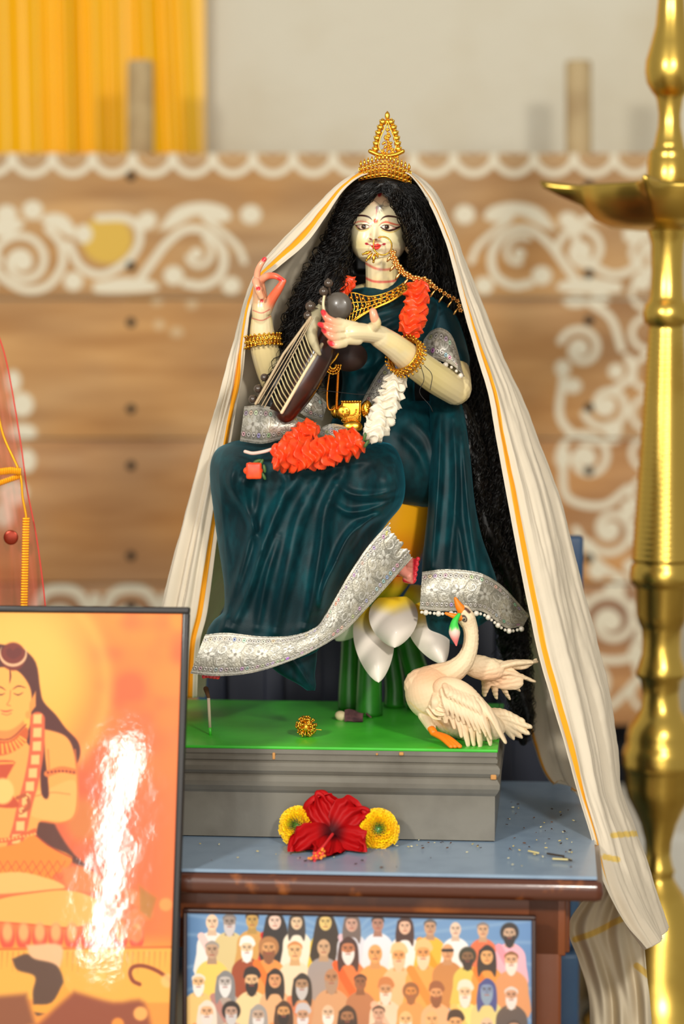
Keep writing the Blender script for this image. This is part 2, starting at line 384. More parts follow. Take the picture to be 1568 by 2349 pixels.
# ------------------------------------------------------------------ brass lamp
m_brass = mat('polished_brass', (226, 190, 92), 0.27, metal=1.0, noise=(9, (190, 146, 56), .5, .85), bump=(90, .06, .001))
m_verm = mat('vermilion_powder', (176, 62, 20), 0.7)
YL = 3.82; lc = P(1520, 700, YL); lamp = thing('oil_lamp', 'tall standing brass oil lamp with a spouted bowl and ribbed stem', 'lamp', (lc[0], YL, 0))
prof = [(-120, 52), (-60, 40), (0, 30), (60, 35), (100, 45), (140, 56), (165, 57), (190, 53), (212, 40), (219, 34), (222, 32), (232, 29), (262, 25), (290, 26), (315, 31), (330, 34), (334, 36), (337, 33), (344, 44), (356, 48), (362, 46), (366, 49), (420, 50), (428, 48), (500, 46), (512, 50), (526, 48), (545, 42), (560, 38), (620, 36), (680, 39), (692, 43), (700, 50), (718, 54), (738, 52), (745, 44), (750, 40)]
y = 756
while y < 1278:
    rr = 40+(y-750)/530*30; prof += [(y, rr), (y+6, rr+2.2), (y+12, rr)]; y += 13
prof += [(1283, 70), (1290, 66), (1300, 74), (1325, 75), (1338, 72), (1342, 66), (1350, 62), (1410, 59), (1432, 52), (1438, 48), (1445, 46), (1470, 44), (1500, 45), (1525, 53), (1543, 58), (1552, 56), (1560, 47), (1590, 42), (1625, 46), (1645, 58), (1665, 73), (1690, 79), (1705, 78), (1712, 82), (1730, 88), (1745, 86), (1752, 88), (1765, 84), (1772, 80), (1800, 80), (1830, 72), (1860, 56), (1890, 42), (1930, 31), (1960, 29), (1985, 34), (1998, 40), (2006, 36), (2020, 40), (2045, 58), (2090, 84), (2140, 105), (2220, 120), (2300, 140), (2330, 170), (2345, 175), (2360, 172), (2500, 210), (2650, 250), (2745, 268), (2762, 268)]
ps = [(mm(r, YL), P(1520, y, YL)[2]) for y, r in prof]
ps[-1] = (ps[-1][0], 0.0); ps[-2] = (ps[-2][0], 0.012)
one(lathe(ps[::-1], (lc[0]-.002, YL, 0), 72, rotm(y=.3)), 'stem', m_brass, lamp)
# spouted bowl: radius varies with angle (five spouts)
nb = 200; an = np.linspace(0, 2*math.pi, nb, endpoint=False)
def bowl_ring(r0, z, spout, lift=0):
    k = 0
    for j in range(5):
        a0 = R(180+4+70*j); dd = (an-a0+math.pi) % (2*math.pi)-math.pi; k = k+np.exp(-(np.abs(dd)/.085)**1.3)
    rr = r0+spout*k; return np.stack([lc[0]+rr*np.cos(an), YL+rr*np.sin(an), z+lift*k], -1)
z1 = P(1520, 428, YL)[2]; q = mm(1, YL)
rg = [bowl_ring(q*60, z1-q*100, 0), bowl_ring(q*118, z1-q*94, 0), bowl_ring(q*158, z1-q*74, q*4), bowl_ring(q*184, z1-q*44, q*6), bowl_ring(q*193, z1-q*24, q*46), bowl_ring(q*197, z1-q*10, q*84, q*6), bowl_ring(q*198, z1, q*92, q*12),
      bowl_ring(q*192, z1-q*2, q*84, q*10), bowl_ring(q*178, z1-q*34, q*30), bowl_ring(q*150, z1-q*62, q*4), bowl_ring(q*40, z1-q*80, 0)]
bv, bf_ = loft(np.array(rg)); b_x, b_y = proj(bv); bcv = Canvas(b_x, b_y, (226, 190, 92)); bcv.ell(1455, 480, 60, 20, (206, 92, 34), soft=14, op=.85); bcv.ell(1290, 455, 30, 12, (150, 70, 40), soft=8, op=.7); bcv.ell(1440, 440, 26, 16, (110, 90, 40), soft=8, op=.6)
one((bv, bf_), 'bowl', mat('stained_brass', (226, 190, 92), .3, metal=1.0, vcol=True, bump=(90, .06, .001)), lamp, col=bcv.rgb())

# ------------------------------------------------------------------ red net veil with gold trims
m_net = mat('red_net', (225, 74, 60), 0.6, alpha=0.30)
YV = 3.05; t = np.linspace(0, 1, 90); e = crl([(-14, 740), (15, 830), (45, 1000), (62, 1120), (85, 1240), (104, 1388), (112, 1500), (118, 1640)], 90)
U = np.linspace(0, 1, 40); g_ = np.zeros((90, 40, 3))
for j, u in enumerate(U): g_[:, j] = P(e[:, 0]*(1-u)+(-140)*u, e[:, 1], YV+.03*np.sin(u*9)+.01*np.sin(u*27)-.02*u)
veil = thing('net_veil', 'sheer red net veil with a sequin and gold trims, hanging at the left edge', 'veil', P(30, 1640, YV))
one(grid(g_), 'net', m_net, veil)
m_gold = mat('gold_metal', (240, 178, 62), 0.26, metal=1.0, bump=(700, .25, .0006))
m_goldy = mat('gold_trim', (244, 168, 24), 0.35, metal=0.65)
one(tube(P(e[:, 0], e[:, 1], YV-.001), mm(1.6), 5), 'veil_hem', mat('red_thread', (210, 60, 50), .7), veil)
cord = crl([(-10, 920), (8, 1000), (45, 1085), (52, 1140), (60, 1185), (58, 1200)], 50); one(tube(P(cord[:, 0], cord[:, 1], YV-.012), mm(3), 6), 'gold_cord', m_goldy, veil)
bt = MB()
for y in np.arange(1190, 1405, 6.2): bt.add(tube([P(60-(y-1190)*.024-6, y, YV-.014), P(60-(y-1190)*.024+6, y, YV-.014)], mm(2.8), 6))
bt.build('beaded_trim', m_goldy, veil)
bt = MB()
for k, x in enumerate(np.arange(-18, 50, 4.6)): bt.add(tube([P(x, 1078+abs(x-25)*.12-5, YV-.016), P(x, 1078+abs(x-25)*.12+7, YV-.016)], mm(2.4), 6)); bt.add(tube([P(x, 1108-x*.35-5, YV-.01), P(x, 1108-x*.35+4, YV-.01)], mm(2.4), 6))
bt.build('beaded_loop', m_goldy, veil)
one(ball(P(25, 1233, YV-.012), (mm(16), .0015, mm(16)), 10), 'sequin', mat('copper_sequin', (130, 38, 12), .3, metal=.6), veil)
# ================================================================== TABLE, PEDESTAL, PICTURES
YAW = R(-5.0); TZ = 0.754; ax = np.array([math.cos(YAW), math.sin(YAW), 0]); ay = np.array([-math.sin(YAW), math.cos(YAW), 0])
def L(o, a, b, z): return np.asarray(o)+ax*a+ay*b+np.array([0, 0, z])
MY = np.stack([ax, ay, [0, 0, 1]], 1)
m_lam = mat('blue_laminate', (138, 160, 182), 0.32, noise=(30, (124, 146, 170), .45, .75), coat=.2, bump=(120, .04, .001))
m_tw = mat('dark_varnished_wood', (84, 42, 24), 0.28, noise=(26, (150, 84, 38), .60, .72), coat=.5, bump=(60, .15, .001))
m_tw2 = mat('brown_wood', (118, 60, 24), 0.4, noise=(14, (168, 92, 36), .5, .72), bump=(60, .15, .001))
fr = np.array(P(1384, 2034, 2.87)); fr[2] = TZ-.006; TWID = 1.05; TDEP = 0.62
table = thing('altar_table', 'worn brown wooden table with a pale blue laminate top, carrying the idol pedestal', 'table', (L(fr, -TWID/2, TDEP/2, 0)[0], L(fr, -TWID/2, TDEP/2, 0)[1], 0))
q = .008
one(box(L(fr, -TWID/2, TDEP/2, .004), (TWID-2*q, TDEP-2*q, .004), M=MY), 'laminate', m_lam, table, smooth=False)
one(box(L(fr, -TWID/2, TDEP/2, -.012), (TWID, TDEP, .026), bev=.009, M=MY), 'tabletop', m_tw, table)
one(box(L(fr, -TWID/2, .045, -.062), (TWID-.09, .022, .075), M=MY, bev=.002), 'apron', m_tw2, table)
one(box(L(fr, -.05, TDEP/2, -.062), (.02, TDEP-.1, .075), M=MY, bev=.002), 'apron', m_tw2, table)
for a_ in (-.072, -TWID+.07):
    for b_ in (.055, TDEP-.05):
        z0 = TZ-.03; one(box(L(fr, a_, b_, -z0/2-.024), (.044, .042, z0), M=MY, bev=.004), 'leg', m_tw2, table)
one(box(L(fr, -.072, TDEP/2, -.2), (.03, TDEP-.1, .06), M=MY, bev=.003), 'stretcher', m_tw2, table)

# pedestal, grey moulded sides and green top
m_grey = mat('grey_enamel', (118, 113, 102), 0.34, noise=(9, (92, 86, 76), .45, .7), coat=.25, bump=(45, .25, .0015))
m_green = mat('green_paint', (66, 192, 46), 0.42, noise=(10, (48, 160, 34), .4, .7), bump=(60, .25, .001), coat=.1)
bo = np.array(P(1141, 1930, 3.07)); bo[2] = TZ+.0015; PW = .47; PD = .38; PH = .1195
ped = thing('idol_pedestal', 'grey moulded wooden pedestal with a glossy green painted top', 'pedestal', L(bo, -PW/2, PD/2, 0))
pf = [(0, 0), (0, .058), (.003, .062), (.006, .068), (.0065, .074), (.003, .080), (.001, .082), (.003, .0835), (.006, .088), (.0065, .094), (.004, .098), (.001, .100), (.003, .1015), (.0035, .106), (.001, .108), (.0025, .110), (.0025, PH-.0035)]
rows = []
for off, z in pf:
    o_ = .004-off; rows.append([L(bo, -PW+o_, o_, z), L(bo, -o_, o_, z), L(bo, -o_, PD-o_, z), L(bo, -PW+o_, PD-o_, z)])
one(loft(np.array(rows)), 'moulded_box', m_grey, ped, smooth=False)
one(box(L(bo, -PW/2, PD/2, PH-.002), (PW-.001, PD-.001, .004), M=MY, bev=.0012), 'green_top', m_green, ped)
BTZ = bo[2]+PH
m_chip = mat('chipped_wood', (196, 140, 78), .8)
for x, y, w_, h_ in ((628, 1733, 5, 12), (864, 1729, 4, 4), (920, 1728, 8, 6), (1131, 1778, 10, 14), (685, 1798, 7, 7)):
    p_ = P(x, y, 3.074+(1141-x)*mm(1)*math.tan(R(5))); cv_ = box(p_-[0, .0035, 0], (mm(w_)*1.3, .004, mm(h_)*1.3), M=MY, bev=.0015)
    one(cv_, 'paint_chip', m_chip, ped)

# ---------- framed print 1 (large, left, leaning)
m_frame = mat('black_frame', (26, 20, 18), 0.5, coat=.1)
def picture(name, label, tl, tr, br, y0, y1, fw, paintf, rough, nx, nz, fmat=m_frame, depth=.014):
    """tl,tr,br 3d corners of the outside of the frame; fw frame width m"""
    tl, tr, br = map(np.asarray, (tl, tr, br)); u = tr-tl; wd = np.linalg.norm(u); u = u/wd; v = br-tr; hg = np.linalg.norm(v); v = v/hg; n = np.cross(u, v); n = n/np.linalg.norm(n)
    if n[1] > 0: n = -n
    root = thing(name, label, 'picture', (tl+tr)/2+v*hg)
    a, b = np.meshgrid(np.linspace(fw*.8, wd-fw*.8, nx), np.linspace(fw*.8, hg-fw*.8, nz))
    V = tl+a[..., None]*u+b[..., None]*v+n*.002; px, py = proj(V); col = paintf(px, py)
    mp = mat('print_'+str(nx), vcol=True, rough=rough[0], coat=rough[1], bump=rough[2]); mp.node_tree.nodes['Principled BSDF'].inputs['Coat Roughness'].default_value = .045; one(grid(V), 'print', mp, root, col=col)
    A = np.stack([u, -n, -v], 1)
    mbf = MB(); 
    for c_, s_ in (((wd/2, fw/2), (wd, depth, fw)), ((wd/2, hg-fw/2), (wd, depth, fw)), ((fw/2, hg/2), (fw, depth, hg-2*fw+.002)), ((wd-fw/2, hg/2), (fw, depth, hg-2*fw+.002))):
        mbf.add(box(tl+u*c_[0]+v*c_[1]-n*(depth/2-.006), s_, M=A, bev=.002))
    mbf.build('frame', fmat, root); one(box(tl+u*wd/2+v*hg/2-n*(depth-.004), (wd-.004, .003, hg-.004), M=A), 'backing', mat('hardboard', (110, 80, 50), .9), root, smooth=False)
    return root
def print1(px, py):
    # photo pixels; the picture's right side leans
    c = Canvas(px, py, (242, 138, 74)); X, Y = c.X, c.Y; N2 = np.stack([X, Y], -1)
    idx = np.arange(len(X)); g = fbm(N2, 1/150, 3, 3)
    c.blend(idx, sm(1500, 1400, Y)*.9, (255, 170, 80)); c.blend(idx, sm(100, 420, X)*sm(1750, 1420, Y), (255, 172, 78))
    c.blend(idx, sm(-.05, .35, g)*.6, (226, 100, 72)); c.blend(idx, sm(1750, 1850, Y)*sm(2200, 2000, Y)*.45, (232, 112, 82))
    d = np.hypot(X-20, (Y-1570)*.95); c.blend(idx, sm(260, 120, d), (250, 208, 96)); c.blend(idx, sm(200, 40, np.hypot(X-60, Y-1500))*.7, (252, 226, 130))
    c.blend(idx, np.exp(-((d-225)/16)**2)*.4, (252, 224, 120))
    c.blend(idx, sm(330, 420, X)*sm(1500, 1560, Y)*.35, (250, 170, 90))
    c.blend(idx, sm(2130, 2180, Y), (238, 176, 76)); 
    # rock / mound behind
    c.ell(210, 1900, 95, 110, (214, 112, 72), soft=18, op=.7); c.ell(190, 1880, 40, 50, (206, 160, 80), soft=16, op=.6)
    SK = (246, 192, 104); SH = (226, 128, 62); HR = (84, 34, 26)
    # hair behind
    c.poly([(0, 1490), (50, 1490), (82, 1520), (92, 1580), (100, 1610), (128, 1640), (150, 1670), (178, 1700), (184, 1730), (172, 1760), (150, 1790), (110, 1830), (85, 1830), (70, 1700), (60, 1600), (-60, 1600), (-60, 1500)], HR, 3, smooth=4)
    c.poly([(80, 1850), (100, 1830), (130, 1900), (170, 1960), (215, 1998), (160, 1975), (90, 1930)], (92, 50, 36), 4, smooth=4)
    # torso and arms
    c.poly([(-60, 1690), (60, 1672), (125, 1678), (160, 1700), (176, 1760), (180, 1830), (172, 1870), (140, 1888), (95, 1884), (85, 1900), (78, 1930), (90, 2010), (-60, 2010)], SK, 3, smooth=5)
    c.poly([(100, 1880), (70, 1868), (76, 1820), (110, 1810), (170, 1790), (176, 1850), (160, 1882)], (250, 206, 124), 3, smooth=5)
    c.stroke([(172, 1720), (178, 1800), (172, 1868), (140, 1888), (95, 1884)], 4, SH, 2, op=.8); c.stroke([(110, 1720), (112, 1770), (104, 1800)], 4, SH, 2, op=.7); c.stroke([(82, 1826), (120, 1818), (160, 1822)], 3, SH, 2, op=.6)
    c.poly([(70, 1660), (60, 1700), (88, 1735), (95, 1820), (112, 1825), (104, 1740), (98, 1690)], HR, 3, smooth=4)
    # arm band
    c.stroke([(108, 1775), (140, 1765), (170, 1770)], 14, (226, 140, 70), 2); 
    for k in range(8): c.ell(110+k*8.5, 1772-3*math.sin(k/7*3.1), 3, 3, (150, 60, 34), soft=1)
    # neck, head
    c.poly([(-40, 1640), (40, 1640), (56, 1660), (62, 1690), (20, 1706), (-40, 1700)], (232, 162, 84), 3, smooth=4)
    c.poly([(-30, 1540), (10, 1528), (45, 1535), (70, 1560), (74, 1600), (62, 1640), (40, 1665), (14, 1676), (-20, 1668), (-50, 1630)], (248, 204, 110), 3, smooth=5)
    c.poly([(0, 1530), (-60, 1560), (-60, 1480), (40, 1485), (70, 1510), (84, 1570), (88, 1640), (78, 1660), (74, 1610), (68, 1575), (48, 1545), (24, 1532)], HR, 2.5, smooth=4)
    c.poly([(68, 1612), (82, 1585), (82, 1620), (66, 1640)], (232, 170, 88), 2); c.ell(64, 1640, 6, 9, (226, 178, 90), soft=2)
    c.ell(30, 1506, 29, 32, (120, 46, 30), soft=3)
    t = np.linspace(-.15, 1.15, 16)*math.pi; c.stroke(np.stack([30+30*np.cos(t), 1498+28*np.sin(t)], -1), 7, (222, 206, 186), 1.5, taper=2)
    c.poly([(14, 1492), (22, 1486), (30, 1492), (40, 1485), (50, 1492), (46, 1504), (30, 1512), (16, 1504)], (104, 36, 26), 2, smooth=3)
    c.stroke([(22, 1532), (24, 1550), (22, 1568)], 4, (110, 40, 26), 1, taper=2)
    c.stroke([(28, 1582), (42, 1574), (60, 1578)], 3.5, (124, 60, 34), 1, taper=2); c.stroke([(-14, 1582), (0, 1576), (14, 1584)], 3.5, (124, 60, 34), 1, taper=2)
    c.stroke([(30, 1590), (42, 1594), (54, 1588)], 3, (100, 44, 30), 1, taper=2); c.stroke([(-10, 1590), (2, 1594), (12, 1590)], 3, (100, 44, 30), 1, taper=2)
    c.stroke([(24, 1584), (22, 1605), (16, 1616), (24, 1619)], 2.5, (220, 140, 76), 1.2); c.stroke([(0, 1629), (14, 1632), (30, 1628)], 4, (206, 92, 66), 1.2, taper=2); c.stroke([(4, 1637), (16, 1640), (26, 1636)], 2.5, (226, 130, 80), 1.2)
    # collar
    c.poly([(-40, 1690), (20, 1700), (58, 1668), (64, 1690), (50, 1712), (10, 1732), (-40, 1730)], (206, 104, 34), 2.5, smooth=4)
    for k in range(12): a = R(18+k*11); c.stroke([(0+48*math.cos(a), 1682+26*math.sin(a)), (62*math.cos(a), 1686+42*math.sin(a))], 5, (246, 188, 84), 1)
    c.stroke([(-40, 1686), (18, 1696), (60, 1662)], 3, (150, 60, 24), 1)
    # garland of pale blocks
    gp = crl([(86, 1650), (84, 1720), (72, 1790), (56, 1850), (48, 1890), (36, 1930), (18, 1985), (0, 2010)], 13)
    c.stroke(gp, 34, (214, 110, 70), 2)
    for k in range(0, 13):
        x, y = gp[k]; c.poly([(x-9, y-11), (x+10, y-12), (x+9, y+10), (x-10, y+10)], (240, 222, 160), 2)
    # hands / chest object
    c.poly([(-40, 1745), (30, 1745), (28, 1762), (14, 1790), (22, 1816), (40, 1838), (40, 1852), (0, 1852), (-40, 1840)], (196, 82, 38), 2.5, smooth=3); c.stroke([(-40, 1752), (30, 1750)], 5, (240, 180, 80), 1)
    c.ell(6, 1815, 26, 30, (252, 226, 150), soft=4); c.stroke([(40, 1830), (60, 1826), (66, 1850), (48, 1864)], 9, (180, 96, 50), 2)
    for k in range(6): c.ell(48+k*3, 1862-k*8, 3, 3, (244, 216, 150), soft=1)
    # skirt
    c.poly([(-40, 1950), (40, 1935), (75, 1915), (110, 1940), (165, 1965), (150, 1995), (120, 2010), (140, 2040), (90, 2020), (-40, 2020)], (240, 158, 52), 3, smooth=3)
    for r_ in range(3):
        for k in range(9): x = -20+k*19+r_*8; c.stroke([(x, 1975+r_*14), (x+9, 1988+r_*14), (x+18, 1975+r_*14)], 2, (190, 92, 40), 1, op=.8)
    c.stroke([(-40, 1930), (30, 1925), (80, 1905)], 10, (214, 112, 56), 1.5); c.stroke([(80, 1915), (120, 1945), (165, 1968)], 3, (170, 70, 40), 1)
    for k in range(14): c.ell(-30+k*8.5, 1934-k*1.6, 2.6, 2.6, (250, 204, 130), soft=1)
    # legs
    c.poly([(-60, 2010), (40, 2000), (110, 2015), (145, 2030), (142, 2040), (90, 2045), (-60, 2050)], (250, 214, 140), 3, smooth=4)
    c.poly([(-60, 2090), (0, 2062), (80, 2048), (160, 2042), (215, 2060), (240, 2095), (220, 2120), (160, 2128), (60, 2120), (-60, 2112)], (250, 206, 116), 3, smooth=5)
    c.stroke([(-60, 2085), (0, 2060), (80, 2046), (160, 2040), (210, 2055)], 3.5, (228, 120, 60), 1.5, op=.8); c.stroke([(-60, 2112), (60, 2120), (160, 2129), (225, 2118)], 4, (214, 104, 60), 2)
    c.poly([(140, 1990), (200, 1990), (240, 2040), (160, 2040)], (232, 150, 92), 6, smooth=4)
    # lotus petals row
    for k in range(10):
        x = -20+k*37; c.ell(x, 2150, 17, 30, (222, 92, 66), soft=3); c.ell(x, 2138, 12, 22, (248, 196, 140), soft=5)
    for x, y, r_ in ((310, 2060, 30), (320, 2100, -10), (300, 2140, 20)): c.ell(x, y, 30, 16, (242, 150, 96), rot=r_, soft=5)
    c.poly([(318, 2030), (360, 2060), (345, 2110), (320, 2090)], (160, 140, 50), 8, op=.7)
    # platform cloth
    c.poly([(-60, 2175), (420, 2170), (400, 2300), (250, 2300), (170, 2280), (-60, 2310)], (244, 204, 92), 3)
    c.stroke([(-60, 2178), (420, 2172)], 6, (214, 128, 50), 2)
    for k in range(34): c.stroke([(-20+k*12.5, 2184), (-22+k*12.5, 2225+8*math.sin(k*1.7))], 3, (226, 130, 60), 2, op=.6, taper=1)
    c.stroke([(320, 2258), (305, 2250), (298, 2232), (306, 2218), (330, 2216), (362, 2228), (392, 2250)], 9, (142, 72, 34), 2)
    # figure at the base
    c.poly([(60, 2168), (140, 2168), (134, 2225), (100, 2240), (75, 2215)], (238, 216, 190), 5, smooth=4)
    c.poly([(28, 2200), (60, 2188), (80, 2200), (130, 2215), (146, 2260), (130, 2300), (85, 2330), (75, 2280), (80, 2240), (40, 2225)], (92, 72, 60), 4, smooth=5)
    c.poly([(145, 2255), (160, 2285), (120, 2322), (75, 2320), (75, 2305), (118, 2300)], (240, 190, 72), 3, smooth=4)
    c.poly([(-60, 2290), (60, 2280), (80, 2349), (-60, 2400)], (140, 92, 60), 10); c.poly([(170, 2275), (260, 2300), (330, 2300), (320, 2400), (60, 2400), (110, 2330)], (146, 84, 56), 10, smooth=4)
    for x, y, r_, cc in ((322, 2325, 16, (255, 214, 130)), (380, 2075, 15, (250, 186, 110)), (385, 2250, 16, (255, 226, 160)), (270, 2349, 14, (250, 180, 70)), (230, 2240, 12, (250, 224, 130))): c.ell(x, y, r_, r_, cc, soft=4, op=.9)
    c.C = c.C*np.array([.96, .80, .66]); return c.rgb()
p1tr = P(435, 1393, 2.945); p1br = P(399, 2500, 2.855); p1br = p1tr+(p1br-p1tr)*((p1tr[2]-.4078)/(p1tr[2]-p1br[2])); p1tl = p1tr-np.array([.43, -.034, 0])
pic1 = picture('framed_print', 'large black framed glossy print of a seated orange deity, leaning at the left', p1tl, p1tr, p1br, 0, 0, .0082, print1, (.6, .8, (20, .12, .0025)), 520, 620)
m_st = mat('bench_wood', (110, 66, 34), .5, noise=(10, (88, 50, 26), .4, .7))

# ---------- framed print 2 (group portrait under the table edge)
def person(c, x, y, s, skin, hair, cloth, beard=None, style=0, robe=None):
    """small painted bust; head centre (x, y), head half width 13*s"""
    c.poly([(x-32*s, y+64*s), (x-30*s, y+40*s), (x-20*s, y+26*s), (x-8*s, y+20*s), (x+8*s, y+20*s), (x+20*s, y+26*s), (x+31*s, y+40*s), (x+34*s, y+64*s), (x+34*s, y+110*s), (x-34*s, y+110*s)], cloth, 2, smooth=3)
    if robe: c.stroke([(x-22*s, y+28*s), (x-4*s, y+60*s), (x+20*s, y+100*s)], 15*s, robe, 2)
    c.poly([(x-7*s, y+8*s), (x+7*s, y+8*s), (x+10*s, y+27*s), (x-10*s, y+27*s)], np.array(skin)*.88, 1.5)
    if style == 1: c.poly([(x-16*s, y-12*s), (x, y-24*s), (x+16*s, y-12*s), (x+20*s, y+18*s), (x+17*s, y+42*s), (x+8*s, y+30*s), (x-8*s, y+30*s), (x-17*s, y+42*s), (x-20*s, y+18*s)], hair, 2, smooth=4)
    if style == 2: c.ell(x, y-3*s, 19*s, 20*s, hair, soft=2.5)
    if style == 3: c.poly([(x-18*s, y-8*s), (x, y-26*s), (x+18*s, y-8*s), (x+30*s, y+40*s), (x+30*s, y+80*s), (x-28*s, y+80*s), (x-26*s, y+36*s)], hair, 2, smooth=3)
    if style == 4: c.ell(x, y-22*s, 9*s, 9*s, hair, soft=2)
    if style == 5: c.poly([(x-16*s, y-6*s), (x-12*s, y-22*s), (x, y-27*s), (x+12*s, y-22*s), (x+16*s, y-6*s)], hair, 2, smooth=3)
    c.ell(x, y, 12.5*s, 16.5*s, skin, soft=1.5); c.ell(x+5*s, y+2*s, 6*s, 11*s, np.array(skin)*.9, soft=3, op=.7)
    if style != 6: c.poly([(x-13*s, y-3*s), (x-13*s, y-12*s), (x, y-19*s), (x+13*s, y-12*s), (x+13*s, y-3*s), (x+9*s, y-10*s), (x, y-12*s), (x-9*s, y-10*s)], hair, 1.3, smooth=3)
    if beard is not None: c.poly([(x-11*s, y+3*s), (x-4*s, y+6*s), (x+4*s, y+6*s), (x+11*s, y+3*s), (x+11*s, y+15*s), (x+4*s, y+28*s), (x-4*s, y+28*s), (x-11*s, y+15*s)], beard, 1.6, smooth=3)
    dk = np.array(skin)*.35
    for e_ in (-1, 1):
        c.stroke([(x+e_*2.5*s, y-4.5*s), (x+e_*8.5*s, y-4.8*s)], 1.7*s, dk, .8); c.ell(x+e_*5.2*s, y-1.6*s, 2.2*s, 1.3*s, dk, soft=.8)
    c.stroke([(x, y-2*s), (x-1*s, y+4*s), (x+2*s, y+5*s)], 1.2*s, np.array(skin)*.62, .8); c.stroke([(x-4*s, y+9*s), (x+4*s, y+9*s)], 1.7*s, (150, 60, 50), .8)
